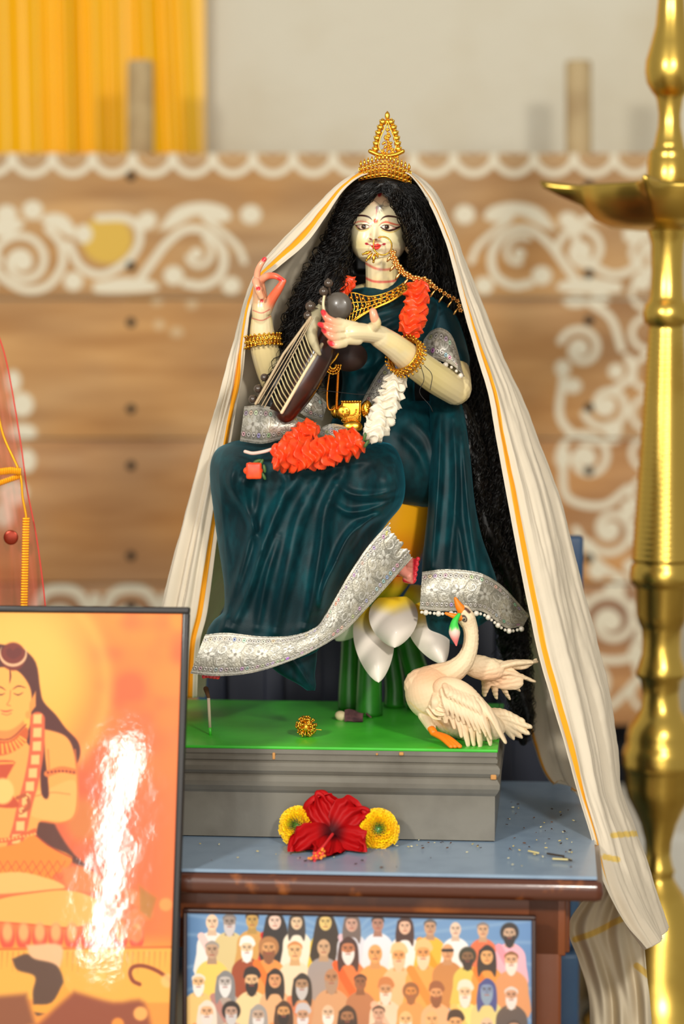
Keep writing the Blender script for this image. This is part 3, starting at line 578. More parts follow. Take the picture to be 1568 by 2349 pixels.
def print2(px, py):
    c = Canvas(px, py, (96, 140, 190)); X, Y = c.X, c.Y; idx = np.arange(len(X))
    c.blend(idx, sm(500, 400, X), (40, 88, 140)); c.blend(idx, sm(1050, 1250, X)*.6, (70, 118, 180))
    for k in range(26):
        a = R(-175+k*13.5); c.stroke([(800, 2160), (800+900*math.cos(a), 2160+900*math.sin(a)*.5)], 6, (160, 190, 215), 5, op=.35)
    W = (236, 228, 222); OR = (240, 156, 66); SK = (236, 190, 150); SB = (206, 146, 100); BK = (34, 28, 28); GR = (170, 165, 165); PE = (246, 196, 150)
    rows = [
     (486, 2112, 1.0, (240, 200, 165), (232, 222, 214), W, None, 6), (526, 2112, 1.0, (150, 130, 120), (110, 104, 104), (214, 190, 130), (200, 190, 190), 4), (578, 2108, 1, (196, 150, 70), (60, 44, 36), (206, 150, 74), None, 0),
     (630, 2110, 1.0, (238, 200, 180), BK, (196, 40, 40), None, 3), (680, 2112, .9, (226, 190, 150), (52, 44, 40), (238, 226, 204), None, 1), (746, 2112, 1, (226, 190, 110), (44, 34, 26), (238, 190, 30), None, 3),
     (806, 2116, .95, (200, 150, 130), (100, 84, 80), (214, 214, 226), None, 1), (866, 2116, .95, (176, 120, 100), (50, 40, 38), (226, 226, 236), None, 0), (928, 2122, .95, (232, 180, 150), (60, 34, 30), (240, 236, 232), None, 1),
     (986, 2124, .95, (196, 146, 110), (80, 76, 80), (246, 176, 40), None, 0), (1044, 2128, .9, (232, 196, 170), (220, 220, 224), (240, 236, 236), None, 6), (1107, 2130, .9, (216, 164, 124), (120, 110, 110), (226, 100, 60), None, 0),
     (1168, 2138, 1.0, (200, 160, 130), BK, (240, 170, 190), BK, 2),
     (486, 2176, 1.05, (190, 150, 120), (150, 140, 132), (246, 200, 90), None, 0), (566, 2172, 1, (236, 200, 160), (240, 236, 230), (150, 60, 30), (240, 238, 234), 5), (616, 2172, 1.1, (216, 150, 90), (170, 110, 60), (238, 140, 60), (130, 74, 44), 2),
     (676, 2178, 1.1, (236, 180, 120), (206, 130, 70), (240, 214, 180), None, 0), (742, 2170, 1.05, (206, 160, 120), (226, 206, 180), (150, 140, 140), None, 6), (798, 2174, 1.1, (190, 110, 70), (60, 34, 30), (232, 110, 50), (232, 226, 222), 1),
     (860, 2184, 1.15, (234, 158, 90), (220, 140, 80), (240, 150, 70), None, 6), (914, 2190, 1.1, (240, 160, 90), (244, 190, 130), (244, 190, 140), (236, 190, 150), 5), (970, 2184, 1.15, (240, 156, 84), (244, 186, 120), (242, 160, 70), (244, 206, 170), 5),
     (1026, 2180, 1, (216, 150, 100), (196, 160, 130), (190, 120, 60), None, 6), (1072, 2192, .95, (120, 84, 56), (40, 40, 28), (214, 196, 80), BK, 2), (1116, 2190, 1.0, (232, 166, 100), BK, (232, 140, 50), None, 1), (1172, 2200, 1.05, (226, 170, 130), (130, 80, 50), (214, 140, 90), (232, 220, 210), 0),
     (455, 2250, 1.0, (240, 186, 130), (240, 220, 200), (236, 190, 110), (240, 230, 220), 0), (516, 2250, 1.05, (190, 180, 176), (120, 120, 124), (170, 150, 140), (226, 222, 222), 1), (577, 2246, 1.1, (230, 180, 130), BK, (236, 206, 150), BK, 5),
     (630, 2244, 1.0, (220, 150, 100), BK, (230, 170, 120), None, 1), (692, 2256, 1.05, (170, 130, 100), (36, 34, 34), (206, 140, 96), (190, 190, 194), 1), (760, 2240, 1.15, (176, 120, 84), (200, 170, 140), (206, 150, 108), (160, 130, 110), 6),
     (826, 2250, .95, (130, 76, 50), (60, 36, 30), (170, 104, 70), None, 0), (884, 2268, 1.05, (206, 150, 110), (190, 110, 60), (236, 214, 190), (236, 230, 224), 5), (942, 2272, .9, (214, 130, 60), (120, 70, 40), (236, 150, 80), (130, 76, 46), 2),
     (1000, 2276, 1.0, (220, 150, 100), (130, 70, 44), (244, 176, 130), (110, 60, 40), 5), (1066, 2274, 1.05, (240, 206, 170), (240, 232, 220), (240, 226, 130), (240, 236, 234), 5), (1116, 2268, 1.05, (100, 136, 190), (40, 60, 140), (220, 206, 130), (110, 150, 190), 1),
     (1172, 2280, 1.0, (206, 150, 120), (210, 206, 206), (70, 64, 66), (226, 220, 220), 0),
     (474, 2318, 1.05, (236, 176, 130), (232, 214, 196), (230, 170, 110), (226, 214, 206), 1), (530, 2318, 1.0, (190, 150, 130), BK, (200, 170, 150), (200, 196, 196), 2), (592, 2326, 1.0, (190, 160, 140), (150, 146, 144), (180, 140, 110), (220, 216, 214), 1),
     (650, 2318, 1.0, (214, 150, 90), (60, 40, 30), (230, 170, 110), BK, 1), (694, 2326, 1.0, (200, 150, 120), (190, 190, 200), (190, 140, 110), (220, 220, 226), 5), (752, 2320, 1.0, (226, 190, 160), (226, 214, 200), (210, 150, 110), (240, 236, 232), 6),
     (796, 2330, 1.05, (150, 100, 70), BK, (120, 80, 60), BK, 1), (868, 2322, .95, (206, 160, 140), (60, 50, 50), (180, 120, 90), None, 0), (930, 2336, 1.1, (244, 190, 130), (240, 190, 140), (244, 200, 150), (240, 220, 200), 6), (990, 2336, 1.1, (242, 180, 120), (236, 170, 110), (240, 170, 110), None, 6),
     (1044, 2344, 1.1, (236, 170, 110), BK, (236, 190, 110), BK, 5), (1116, 2350, 1.1, (226, 190, 160), (226, 210, 190), (200, 170, 130), (240, 236, 232), 6), (1178, 2356, 1, (190, 140, 110), (60, 50, 50), (110, 70, 60), None, 0)]
    r3 = random.Random(5)
    for j in range(5):
        for k in range(13): rows.append((455+k*60+(j % 2)*28, 2400+j*56+r3.uniform(-8, 8), 1.08, r3.choice([(230, 180, 130), (200, 140, 96), (176, 120, 84), (240, 200, 160)]), r3.choice([BK, (190, 186, 184), (110, 70, 44)]), r3.choice([(240, 160, 80), (236, 224, 206), (226, 120, 60), (200, 150, 110), (180, 60, 40)]), r3.choice([None, (230, 226, 222), BK]), r3.choice([0, 1, 2, 5, 6])))
    for i, (x, y, s, sk, hr, cl, bd, st) in enumerate(rows):
        robe = None if i % 3 else tuple(np.clip(np.array(cl)*1.0+[10, -30, -30], 0, 255))
        s *= 1.12; person(c, x, y+4, s, sk, hr, cl, bd, st, robe)
        if i == 22: c.stroke([(x-11, y), (x+11, y)], 7, (30, 24, 24), 1)
    c.blend(idx, np.exp(-((X-950)/260)**2-((Y-2290)/90)**2)*.22, (255, 150, 60)); c.blend(idx, idx*0+.12, (200, 170, 140)); return c.rgb()
q2tr = P(1229, 2100, 2.872); q2tl = q2tr-ax*.43; q2br = q2tr+np.array([0, -.03, -.30])
pic2 = picture('framed_print', 'dark framed group portrait of many robed people, standing under the table edge', q2tl, q2tr, q2br, 0, 0, .0055, print2, (.25, .5, (14, .08, .002)), 900, 560, fmat=mat('brown_frame', (52, 26, 18), .35))
zz = q2br[2]; x0, x1 = p1tl[0]-.02, q2tr[0]+.03; yb_ = q2br[1]-.02
sh = thing('low_bench', 'low wooden bench under both framed pictures in front of the table', 'bench', ((x0+x1)/2, yb_, 0))
one(box(((x0+x1)/2, yb_, zz-.0185), (x1-x0, .16, .03), bev=.004), 'seat', m_st, sh)
for x in (x0+.05, x1-.05): one(box((x, yb_, (zz-.0335)/2), (.03, .14, zz-.0335), bev=.003), 'leg', m_st, sh)
# ================================================================== LOTUS SEAT
def onz(px, py, z):
    a = P(px, py, 3.0); b = P(px, py, 3.5); t = (z-a[2])/(b[2]-a[2]); return a+(b-a)*t
m_pod = mat('orange_pod', (252, 168, 28), .35, vcol=True, coat=.3, bump=(40, .3, .002))
m_petal = mat('white_lotus_petal', vcol=True, rough=.45, coat=.1, bump=(30, .1, .001))
m_stem = mat('green_stem', (40, 128, 26), .35, noise=(16, (20, 90, 20), .4, .7), coat=.3)
YS = 3.36; base = onz(860, 1632, BTZ); seat = thing('lotus_seat', 'lotus shaped seat with orange pod, white petals and green stems, under the idol', 'seat', base)
pr = [(10, 1385), (40, 1378), (66, 1345), (88, 1310), (108, 1260), (122, 1200), (128, 1160), (126, 1120), (110, 1108), (10, 1106)]
pv, pf_ = lathe([(mm(r, YS), P(870, y, YS)[2]) for r, y in pr], (P(868, 1200, YS)[0], YS, 0), 60)
px, py = proj(pv); cc = Canvas(px, py, (255, 180, 26)); cc.blend(np.arange(len(px)), sm(1230, 1310, py), (240, 104, 24)); cc.blend(np.arange(len(px)), sm(1330, 1350, py), (246, 196, 40))
one((pv, pf_), 'pod', m_pod, seat, col=cc.rgb())
def petal(root, tip, wpx, Yr, Yt, bulge, name='petal', m=m_petal, parent=seat, colf=None, nu=40, nv=26, up=(0, 0), ruffle=0, power=.62, seed=0, tw=.35):
    """curved petal with thickness between two pixels"""
    u = np.linspace(0, 1, nu)[:, None]; v = np.linspace(-1, 1, nv)[None, :]
    rx, ry = root; tx, ty = tip; dx, dy = tx-rx, ty-ry; Ln = math.hypot(dx, dy); nx, ny = -dy/Ln, dx/Ln
    prof = (np.sin(np.clip(u*.92+.08, 0, 1)**1.0*math.pi)**power)*(1-tw*u)+.10*(1-u) if power < .6 else 1.75*(u+.06)**.55*np.clip(1.0-u, 0, 1)**.72+.10*(1-u)
    ox = up[0]*np.sin(u*math.pi); oy = up[1]*np.sin(u*math.pi)
    rf = ruffle*(np.sin(v*7+u*9+seed)*np.abs(v)+.5*np.sin(v*23+seed*3))*u**2; prof = prof*(1+(.10*np.sin(u*26+seed*2+v*2)*u**1.5 if ruffle else 0))
    X = rx+dx*u+nx*v*prof*wpx/2+ox+rf*dx/Ln; Y_ = ry+dy*u+ny*v*prof*wpx/2+oy+rf*dy/Ln
    D = Yr+(Yt-Yr)*u-bulge*np.sin(u*math.pi)*(1-.0*v)+bulge*1.1*v**2*prof+ruffle*.0005*np.sin(v*11+seed*2+u*5)*u
    V = P(X+0*v, Y_+0*v, D+0*v); cv = Canvas(*proj(V), (238, 226, 206))
    if ruffle: V[..., 2] = np.maximum(V[..., 2], TZ+.003)
    if colf: C = colf(u+0*v, v+0*u)
    else: C = cv.rgb()
    th = np.array([0, .0014, 0]); mb = MB(); mb.add(grid(V), C); mb.add(grid((V+th)[::-1]), C[::-1] if False else (C.reshape(nu, nv, 3)[::-1].reshape(-1, 3) if C.ndim == 2 else C))
    return mb.build(name, m, parent)
def pc(u, v):
    c = Canvas(u*100, v*100, (234, 222, 208)); i = np.arange(c.X.size); c.blend(i, sm(42, 8, c.X+np.abs(c.Y)*.12), (246, 206, 40)); return c.rgb()
petal((850, 1392), (868, 1566), 110, 3.30, 3.22, .02, colf=pc)
petal((900, 1370), (905, 1486), 132, 3.27, 3.21, .022, colf=pc)
petal((955, 1385), (1018, 1524), 104, 3.30, 3.22, .02, colf=pc)
petal((830, 1375), (770, 1470), 100, 3.34, 3.32, .02, colf=pc)
petal((930, 1360), (1060, 1440), 90, 3.36, 3.36, .02, colf=pc)
for (x0, x1, y0, yy, r) in ((806, 800, 1400, 3.40, 24), (850, 846, 1395, 3.345, 29), (915, 965, 1395, 3.40, 30), (885, 905, 1395, 3.42, 24)):
    b = onz(x1, 1610, BTZ); b = np.array([P(x1, 1600, yy)[0], yy, BTZ+.0005])
    one(tube([P(x0, y0-20, yy), P((x0+x1)/2, 1490, yy), b+[0, 0, .03], b], [mm(r), mm(r*.95), mm(r*1.05), mm(r*1.12)], 16, round_=False, samples=20), 'stem', m_stem, seat)

# ================================================================== IDOL
idol = thing('seated_idol', 'painted idol of a seated woman in dark teal velvet with long black curly hair', 'idol', P(860, 1110, 3.34))
m_skin = mat('painted_skin', vcol=True, rough=.33, coat=.25)
B = Lump()
def cap(pts, flat=1.0, n=18, samples=24):
    """pts: (px, py, Y, radius px)"""
    p = np.array([P(a, b, c) for a, b, c, _ in pts]); r = np.array([mm(d, c) for _, _, c, d in pts]); B.add(tube(p, r, n, samples=samples, flat=flat))
# neck, trunk, hips, legs (covered by the clothing)
cap([(874, 585, 3.305, 38), (875, 625, 3.305, 37), (876, 665, 3.31, 40), (876, 700, 3.325, 55)])
cap([(770, 712, 3.335, 30), (820, 690, 3.325, 34), (876, 682, 3.325, 38), (935, 690, 3.33, 34), (985, 715, 3.335, 32)])
B.add(ball(P(868, 745, 3.33), (mm(88), .040, mm(72)), 16)); B.add(ball(P(868, 850, 3.335), (mm(72), .034, mm(95)), 16)); B.add(ball(P(872, 980, 3.36), (mm(98), .055, mm(80)), 16))
cap([(920, 1020, 3.34, 52), (780, 1070, 3.24, 50), (560, 1080, 3.20, 46)]); cap([(560, 1080, 3.22, 40), (575, 1250, 3.22, 30), (560, 1420, 3.20, 22), (510, 1525, 3.175, 17)])
cap([(850, 1040, 3.32, 52), (880, 1110, 3.22, 48)]); cap([(870, 1110, 3.23, 42), (760, 1200, 3.24, 34), (880, 1290, 3.25, 26), (915, 1302, 3.25, 22)])
# right (viewer's right) arm and hand
cap([(985, 725, 3.335, 34), (1022, 790, 3.32, 35), (1040, 855, 3.285, 37), (1046, 892, 3.25, 36)])
cap([(1044, 896, 3.25, 34), (1000, 868, 3.215, 36), (950, 832, 3.175, 34), (905, 795, 3.145, 29), (870, 772, 3.13, 26)])
cap([(868, 770, 3.13, 27), (838, 764, 3.12, 30), (805, 762, 3.11, 31), (788, 764, 3.108, 27)], flat=.72)
cap([(815, 752, 3.11, 14), (785, 745, 3.10, 14), (775, 741, 3.098, 13)]); cap([(820, 778, 3.11, 14), (790, 778, 3.10, 13), (776, 780, 3.098, 12)])
for f in ([(782, 742, 3.098, 11.5), (765, 739, 3.09, 10.5), (750, 730, 3.088, 9), (741, 716, 3.09, 6.5)], [(782, 757, 3.096, 11), (762, 757, 3.086, 10), (748, 750, 3.086, 8.5), (733, 744, 3.09, 6)],
          [(784, 772, 3.096, 11), (764, 774, 3.086, 10), (752, 766, 3.086, 8.5), (742, 757, 3.09, 6)], [(788, 787, 3.098, 11), (772, 791, 3.088, 9.5), (762, 789, 3.088, 8), (756, 784, 3.092, 6.5)],
          [(846, 758, 3.12, 15), (862, 744, 3.105, 12), (858, 728, 3.10, 10.5), (855, 715, 3.10, 9)]): cap(f, n=12, samples=16)
# left (viewer's left) arm, raised hand
cap([(770, 725, 3.335, 34), (705, 800, 3.32, 35), (655, 880, 3.28, 34), (640, 905, 3.26, 33)])
cap([(642, 902, 3.26, 32), (622, 850, 3.24, 34), (607, 800, 3.22, 33), (601, 765, 3.21, 29), (600, 735, 3.205, 25)])
cap([(600, 738, 3.205, 24), (597, 715, 3.20, 25), (597, 690, 3.20, 22), (597, 668, 3.20, 17)], flat=.8)
for f in ([(590, 680, 3.205, 11), (589, 650, 3.205, 8.5), (590, 625, 3.203, 7.5), (597, 608, 3.20, 7), (607, 594, 3.20, 5.5)],
          [(596, 672, 3.195, 11), (590, 652, 3.185, 10), (586, 645, 3.178, 9), (590, 658, 3.172, 8), (594, 672, 3.176, 7)],
          [(600, 680, 3.19, 10), (595, 664, 3.178, 9), (593, 668, 3.172, 8), (599, 682, 3.174, 7)],
          [(598, 664, 3.20, 12), (598, 645, 3.195, 9.5), (612, 634, 3.185, 8.5), (630, 633, 3.178, 7.5), (646, 641, 3.175, 6)],
          [(610, 712, 3.195, 14), (622, 688, 3.185, 12), (638, 664, 3.178, 10), (650, 645, 3.175, 7)]): cap(f, n=12, samples=18)
# feet
cap([(905, 1292, 3.235, 22), (925, 1305, 3.215, 22), (940, 1318, 3.205, 17)], flat=.7)
for k in range(5): cap([(930+k*3, 1330-k*11, 3.205, 8), (945+k*2.2, 1334-k*12, 3.198, 6.5-.3*k), (950+k*2, 1330-k*12, 3.196, 5.5)], n=10, samples=8)
cap([(505, 1520, 3.17, 20), (488, 1538, 3.15, 16), (478, 1545, 3.135, 11)], flat=.8)
for k in range(5): cap([(470+k*8, 1545, 3.135, 6), (467+k*8, 1551+abs(k-1), 3.13, 5.5)], n=8, samples=6)
V, F, N = B.fuse(.0009, 3, .45)
px, py = proj(V); cv = Canvas(px, py, (232, 214, 170)); ia = np.arange(len(px)); g = fbm(V, 30, 3, 3)
cv.blend(ia, sm(0, .3, g)*.35, (236, 206, 120))
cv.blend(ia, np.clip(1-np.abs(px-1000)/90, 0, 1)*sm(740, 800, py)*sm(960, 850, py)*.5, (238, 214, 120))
RD = (238, 120, 92)
f1 = (py > 700) & (py < 805) & (px < 800) & (px > 720)
cv.blend(ia, f1*sm(786, 748, px)*.85, RD); cv.blend(ia, (((px-856)/14)**2+((py-718)/22)**2 < 1)*.7, (240, 140, 110))
hl = (px < 665) & (py < 745) & (py > 580)
cv.blend(ia, hl*sm(735, 650, py)*.75, (240, 150, 116)); cv.blend(ia, hl*sm(606, 622, px)*sm(720, 690, py)*.8, (236, 92, 58))
NL = (214, 32, 44)
for x, y, a, b, r_ in ((741, 716, 6, 9, -20), (735, 745, 6, 8, -50), (742, 758, 5, 8, -40), (759, 788, 8, 6, 20), (605, 595, 5, 6, 30), (592, 662, 5, 5, 0), (643, 640, 8, 4, 20), (600, 690, 4, 4, 0)): cv.ell(x, y, a, b, NL, rot=r_, soft=1.2, op=.9)
ft = (py > 1270) & (px > 890) & (py < 1360); cv.blend(ia, ft*1.0, (240, 150, 130)); cv.stroke([(905, 1322), (930, 1340), (960, 1352)], 14, (222, 36, 50), 2)
cv.blend(ia, ft*sm(944, 950, px), (222, 40, 56)); cv.blend(ia, ((py > 1540) & (px < 520))*1.0, (222, 50, 56))
cv.stroke([(836, 637), (860, 646), (900, 645), (925, 634)], 5, (226, 92, 80), 1.5, .85); cv.stroke([(838, 604), (862, 616), (890, 618), (920, 606)], 5, (208, 84, 66), 2, .7); cv.stroke([(815, 664), (840, 674), (870, 676)], 5, (232, 120, 104), 1.5, .7)
cv.stroke([(580, 712), (600, 718), (618, 710)], 2.5, (206, 90, 80), 1, .7); cv.stroke([(578, 730), (600, 735), (620, 726)], 2.5, (206, 90, 80), 1, .7)
for y_ in (757, 772): cv.stroke([(782, y_+4), (800, y_+3)], 1.8, (190, 130, 80), 1, .5)
body = MB().add((V, F), cv.rgb())
# --- head: dense loft with modelled brow, nose, lips, chin and cheeks
rowsH = crl([(838, 880, 398), (812, 918, 412), (800, 934, 440), (797, 938, 470), (798, 936, 500), (801, 933, 525), (803, 931, 550), (807, 928, 570), (816, 920, 585), (829, 907, 597), (842, 895, 604), (856, 880, 607.5)], 300)
ys = rowsH[:, 2]; xl, xr = rowsH[:, 0], rowsH[:, 1]
na = 520; A_ = np.linspace(-math.pi, math.pi, na, endpoint=False); A_ = A_-.42*np.sin(A_)   # denser at the front
xc = (xl+xr)/2; hw = (xr-xl)/2; YC_ = 3.318
dp = np.interp(ys, [398, 415, 450, 520, 570, 590, 607], [.012, .030, .044, .048, .045, .038, .012])
bk = np.interp(ys, [398, 415, 450, 520, 570, 590, 607], [.012, .034, .050, .050, .032, .022, .006])
s_, c_ = np.sin(A_)[None, :], np.cos(A_)[None, :]
PXh = (xc[:, None]-9*np.clip(c_, 0, 1)*sm(420, 500, ys)[:, None])+hw[:, None]*np.sign(s_)*np.abs(s_)**.86
DD = np.where(c_ > 0, dp[:, None]*np.abs(c_)**.80, -bk[:, None]*np.abs(c_)**.9)
PYh = ys[:, None]+0*PXh; front = c_ > 0
def gb(cx, cy, sx, sy, a): return a*np.exp(-((PXh-cx)/sx)**2-((PYh-cy)/sy)**2)
dn, tn = seg_dist(PXh, PYh, [(860, 508), (858.5, 530), (857, 548)])
relief = np.exp(-(dn/7.5)**2)*(.0010+.0082*tn**1.3)+gb(857, 549, 7, 5.5, .0028)+gb(847.5, 551, 5, 4.5, .0028)+gb(867, 552, 5, 4.5, .0028)-gb(851, 555.5, 3, 2, .0018)-gb(863, 556.5, 3, 2, .0018)
relief += gb(862, 563.5, 12, 3.2, .0024)+gb(862, 571, 9.5, 4, .0030)-gb(862, 567, 12, 1.1, .0012)-gb(862, 580, 13, 4, .0012)+gb(861, 594, 16, 10, .0036)
relief += -gb(834, 518, 15, 10, .0018)-gb(888, 519, 16, 10, .0018)+gb(834, 520, 12, 7, .0026)+gb(888, 521, 13, 7, .0026)+gb(828, 552, 18, 16, .0028)+gb(905, 552, 20, 18, .0028)+gb(858, 480, 45, 25, .002)
DD = DD+np.where(front, relief, 0)
Vh = P(PXh, PYh, YC_-DD); VF = loft(Vh); hv, hf = VF
hp, hq = proj(hv); fc = Canvas(hp, hq, (250, 234, 192)); fm = (hv[:, 1] < YC_)*1.0; fi = np.arange(len(hp))
fc.blend(fi, fm*np.exp(-((hp-826)/22)**2-((hq-560)/22)**2)*.5, (236, 214, 130)); fc.blend(fi, fm*np.exp(-((hp-902)/20)**2-((hq-545)/26)**2)*.35, (236, 222, 150))
fc.blend(fi, fm*sm(482, 455, hq)*.75, (244, 186, 146)); fc.blend(fi, fm*np.exp(-((hp-905)/25)**2-((hq-580)/12)**2)*.35, (226, 160, 120))
z0 = lambda q: [(780+a/8.711, 400+b/8.711) for a, b in q]
fc.poly(z0([(740, 340), (800, 330), (830, 380), (800, 440), (760, 440)]), (214, 36, 44), 2, .9, 3)
BR = (62, 24, 20)
fc.stroke(z0([(255, 880), (310, 838), (400, 822), (500, 830), (580, 860), (640, 915)]), 4.2, BR, .8, taper=2); fc.stroke(z0([(800, 920), (860, 862), (940, 836), (1040, 840), (1130, 860), (1200, 905)]), 4.2, BR, .8, taper=2)
fc.stroke(z0([(285, 975), (380, 940), (480, 945), (580, 985), (610, 1030)]), 3.2, (236, 120, 96), 1.2, .8); fc.stroke(z0([(770, 1030), (840, 970), (930, 955), (1040, 985), (1150, 1010), (1250, 1000)]), 4.4, (232, 100, 72), 1.2, .85, taper=2)
for x, y in ((410, 930), (440, 920), (475, 915), (510, 930), (905, 945), (935, 940), (970, 945)): fc.stroke(z0([(x, y+22), (x-3, y-24)]), .9, (214, 120, 100), .6, .7)
# eyes
fc.poly(z0([(245, 950), (310, 1010), (400, 1000), (470, 992), (540, 1005), (605, 1048), (550, 1080), (480, 1105), (400, 1110), (350, 1080), (300, 1020)]), (60, 30, 24), .7, smooth=3)
fc.poly(z0([(340, 1020), (400, 1012), (470, 1006), (540, 1020), (580, 1050), (540, 1070), (470, 1092), (410, 1090), (365, 1060)]), (250, 226, 200), .7, smooth=3)
fc.poly(z0([(795, 1055), (840, 1018), (920, 1000), (1000, 1010), (1060, 1035), (1130, 1050), (1262, 1000), (1180, 1070), (1100, 1110), (1010, 1140), (930, 1135), (850, 1100)]), (60, 28, 22), .7, smooth=3)
fc.poly(z0([(830, 1055), (870, 1025), (930, 1012), (1000, 1022), (1060, 1045), (1100, 1065), (1040, 1090), (960, 1105), (890, 1090)]), (250, 232, 206), .7, smooth=3)
fc.ell(*z0([(350, 1045)])[0], 3, 2.5, (244, 170, 150), soft=1.5, op=.7); fc.ell(*z0([(1070, 1070)])[0], 4, 2.5, (244, 170, 150), soft=1.5, op=.7); fc.ell(*z0([(580, 1050)])[0], 2, 1.6, (244, 180, 160), soft=1)
for x, y in ((468, 1045), (930, 1052)):
    fc.ell(*z0([(x, y)])[0], 5.6, 5.4, (70, 40, 18), soft=.8); fc.ell(*z0([(x, y)])[0], 3, 3, (20, 12, 10), soft=.8); fc.ell(*z0([(x-8, y-14)])[0], .9, .9, (220, 200, 180), soft=.5)
fc.stroke(z0([(300, 1040), (350, 1100), (420, 1130), (500, 1120), (570, 1085)]), 2, (206, 170, 50), 1, .7); fc.stroke(z0([(830, 1110), (930, 1150), (1010, 1158), (1110, 1130), (1200, 1070)]), 2, (206, 160, 50), 1, .7)
fc.ell(*z0([(706, 930)])[0], 6, 6, (250, 190, 120), soft=1.5); fc.ell(*z0([(704, 930)])[0], 4.2, 4.6, (236, 72, 36), soft=1)
fc.stroke(z0([(735, 650), (725, 740), (712, 850)]), 3.4, (220, 60, 70), .9, taper=1); fc.ell(*z0([(775, 650)])[0], 8, 4, (96, 90, 84), rot=-20, soft=2.5, op=.7)
for a, b in (((770, 640), (860, 690)), ((770, 660), (830, 740)), ((760, 690), (790, 780)), ((740, 690), (745, 760)), ((770, 640), (850, 625))): fc.stroke(z0([a, b]), .9, (80, 76, 76), .6, .7)
fc.stroke(z0([(780, 600), (690, 530), (610, 500), (500, 560)]), .7, (60, 46, 40), .5, .7); fc.stroke(z0([(1000, 620), (900, 640), (850, 610), (870, 540), (920, 520)]), .7, (60, 46, 40), .5, .7)
# lips, nostrils
fc.poly(z0([(600, 1410), (650, 1395), (680, 1375), (705, 1400), (740, 1378), (800, 1400), (815, 1420), (790, 1470), (740, 1505), (700, 1515), (660, 1500), (630, 1460)]), (224, 60, 44), 1, smooth=3)
fc.stroke(z0([(515, 1385), (570, 1405), (620, 1415), (690, 1440), (760, 1430), (820, 1410), (880, 1390)]), 1.8, (150, 24, 34), .8); fc.ell(*z0([(528, 1388)])[0], 4, 2.6, (170, 22, 44), rot=15, soft=1); fc.ell(*z0([(875, 1395)])[0], 4, 2.6, (180, 26, 44), rot=-15, soft=1)
fc.ell(*z0([(605, 1292)])[0], 3.4, 1.8, (140, 40, 44), rot=30, soft=1); fc.ell(*z0([(712, 1302)])[0], 3.2, 1.8, (140, 40, 44), rot=-10, soft=1); fc.ell(*z0([(605, 1200)])[0], 2, 3, (236, 170, 130), soft=2, op=.6); fc.ell(*z0([(790, 1270)])[0], 3, 5, (240, 140, 110), soft=2.5, op=.6)
fc.stroke(z0([(470, 1770), (600, 1840), (760, 1870), (900, 1855), (1040, 1800)]), 3, (210, 90, 70), 1.2, .7)
hl_ = np.where((hv[:, 1] < YC_+.004)[:, None], fc.rgb(), lin((250, 234, 192))); body.add((hv, hf), hl_)
for cx, sx in ((800, -1), (936, 1)):
    body.add(ball(P(cx, 562, 3.325), (mm(8), .006, mm(17)), 12, rotm(y=12*sx)), (240, 212, 170)); body.add(ball(P(cx+sx*1, 575, 3.322), (mm(6), .005, mm(8)), 10), (240, 212, 170))
body.build('body', m_skin, idol)

# --- clothing
m_vel = mat('teal_velvet', (0, 46, 56), .56, vcol=True, sheen=.6, bump=(500, .2, .0007), spec=.28)
def velvet_col(V, dark=0):
    g = fbm(V, 22, 9, 4); g2 = fbm(V*np.array([1.4, 1, .5]), 90, 4, 4); a = np.clip(.26+.6*g+.8*g2, 0, 1)[:, None]
    c = np.array([0, 33, 39])*(1-a)+np.array([2, 68, 75])*a; return lin(c)
def cloth_loft(rows, ridges=(), bumps=(), n=260, ny=240, e=.78, seed=0):
    """rows: (y, xl, xr, Yfront, Yback); ridges: (polyline px, width px, height m)"""
    rr = crl([(0, r[0]*1.0, *r[1:]) for r in rows], ny)[:, 1:]
    a = np.linspace(0, 2*math.pi, n, endpoint=False); ca, sa = np.cos(a)[None], np.sin(a)[None]
    X = (rr[:, 1:2]+rr[:, 2:3])/2+(rr[:, 2:3]-rr[:, 1:2])/2*np.sign(ca)*np.abs(ca)**e
    Ym = (rr[:, 3:4]+rr[:, 4:5])/2; D = Ym-(rr[:, 4:5]-rr[:, 3:4])/2*np.sign(sa)*np.abs(sa)**e
    Yp = rr[:, 0:1]+0*X; w = np.clip(sa*2, 0, 1)
    for pl, wd, h in ridges:
        d, t = seg_dist(X, Yp, crl(pl, 30) if len(pl) > 2 else pl); D = D-w*h*1.45*np.exp(-(d/wd)**2)*np.sin(np.clip(t, .03, .97)*math.pi)**.5
    for cx, cy, sx, sy, h in bumps: D = D-w*h*1.45*np.exp(-((X-cx)/sx)**2-((Yp-cy)/sy)**2)
    D = D-w*.0022*fbm(np.stack([X/60, Yp/110, X*0], -1), 1, seed, 3)
    return P(X, Yp, D)
def mk(rows, name, **k):
    Vr = cloth_loft(rows, **k); V_, F_ = loft(Vr); return one((V_, F_), name, m_vel, idol, col=velvet_col(V_))
mk([(636, 905, 940, 3.30, 3.34), (655, 850, 960, 3.288, 3.36), (672, 770, 985, 3.284, 3.37), (700, 752, 1005, 3.272, 3.375), (735, 755, 1000, 3.262, 3.375), (780, 768, 985, 3.262, 3.375), (830, 780, 962, 3.282, 3.37), (880, 785, 950, 3.29, 3.37), (930, 775, 955, 3.285, 3.38), (980, 755, 985, 3.27, 3.40), (1040, 745, 1010, 3.26, 3.43)],
   'blouse', ridges=[([(805, 770), (880, 735), (960, 695), (985, 665)], 9, .006), ([(800, 800), (880, 765), (960, 730)], 7, .005), ([(860, 720), (930, 700), (980, 670)], 6, .004), ([(800, 850), (850, 840), (900, 800), (950, 770)], 8, .005), ([(820, 900), (850, 860), (870, 800)], 8, .004)], bumps=[(815, 765, 32, 30, .012), (915, 765, 34, 30, .012)], seed=3)
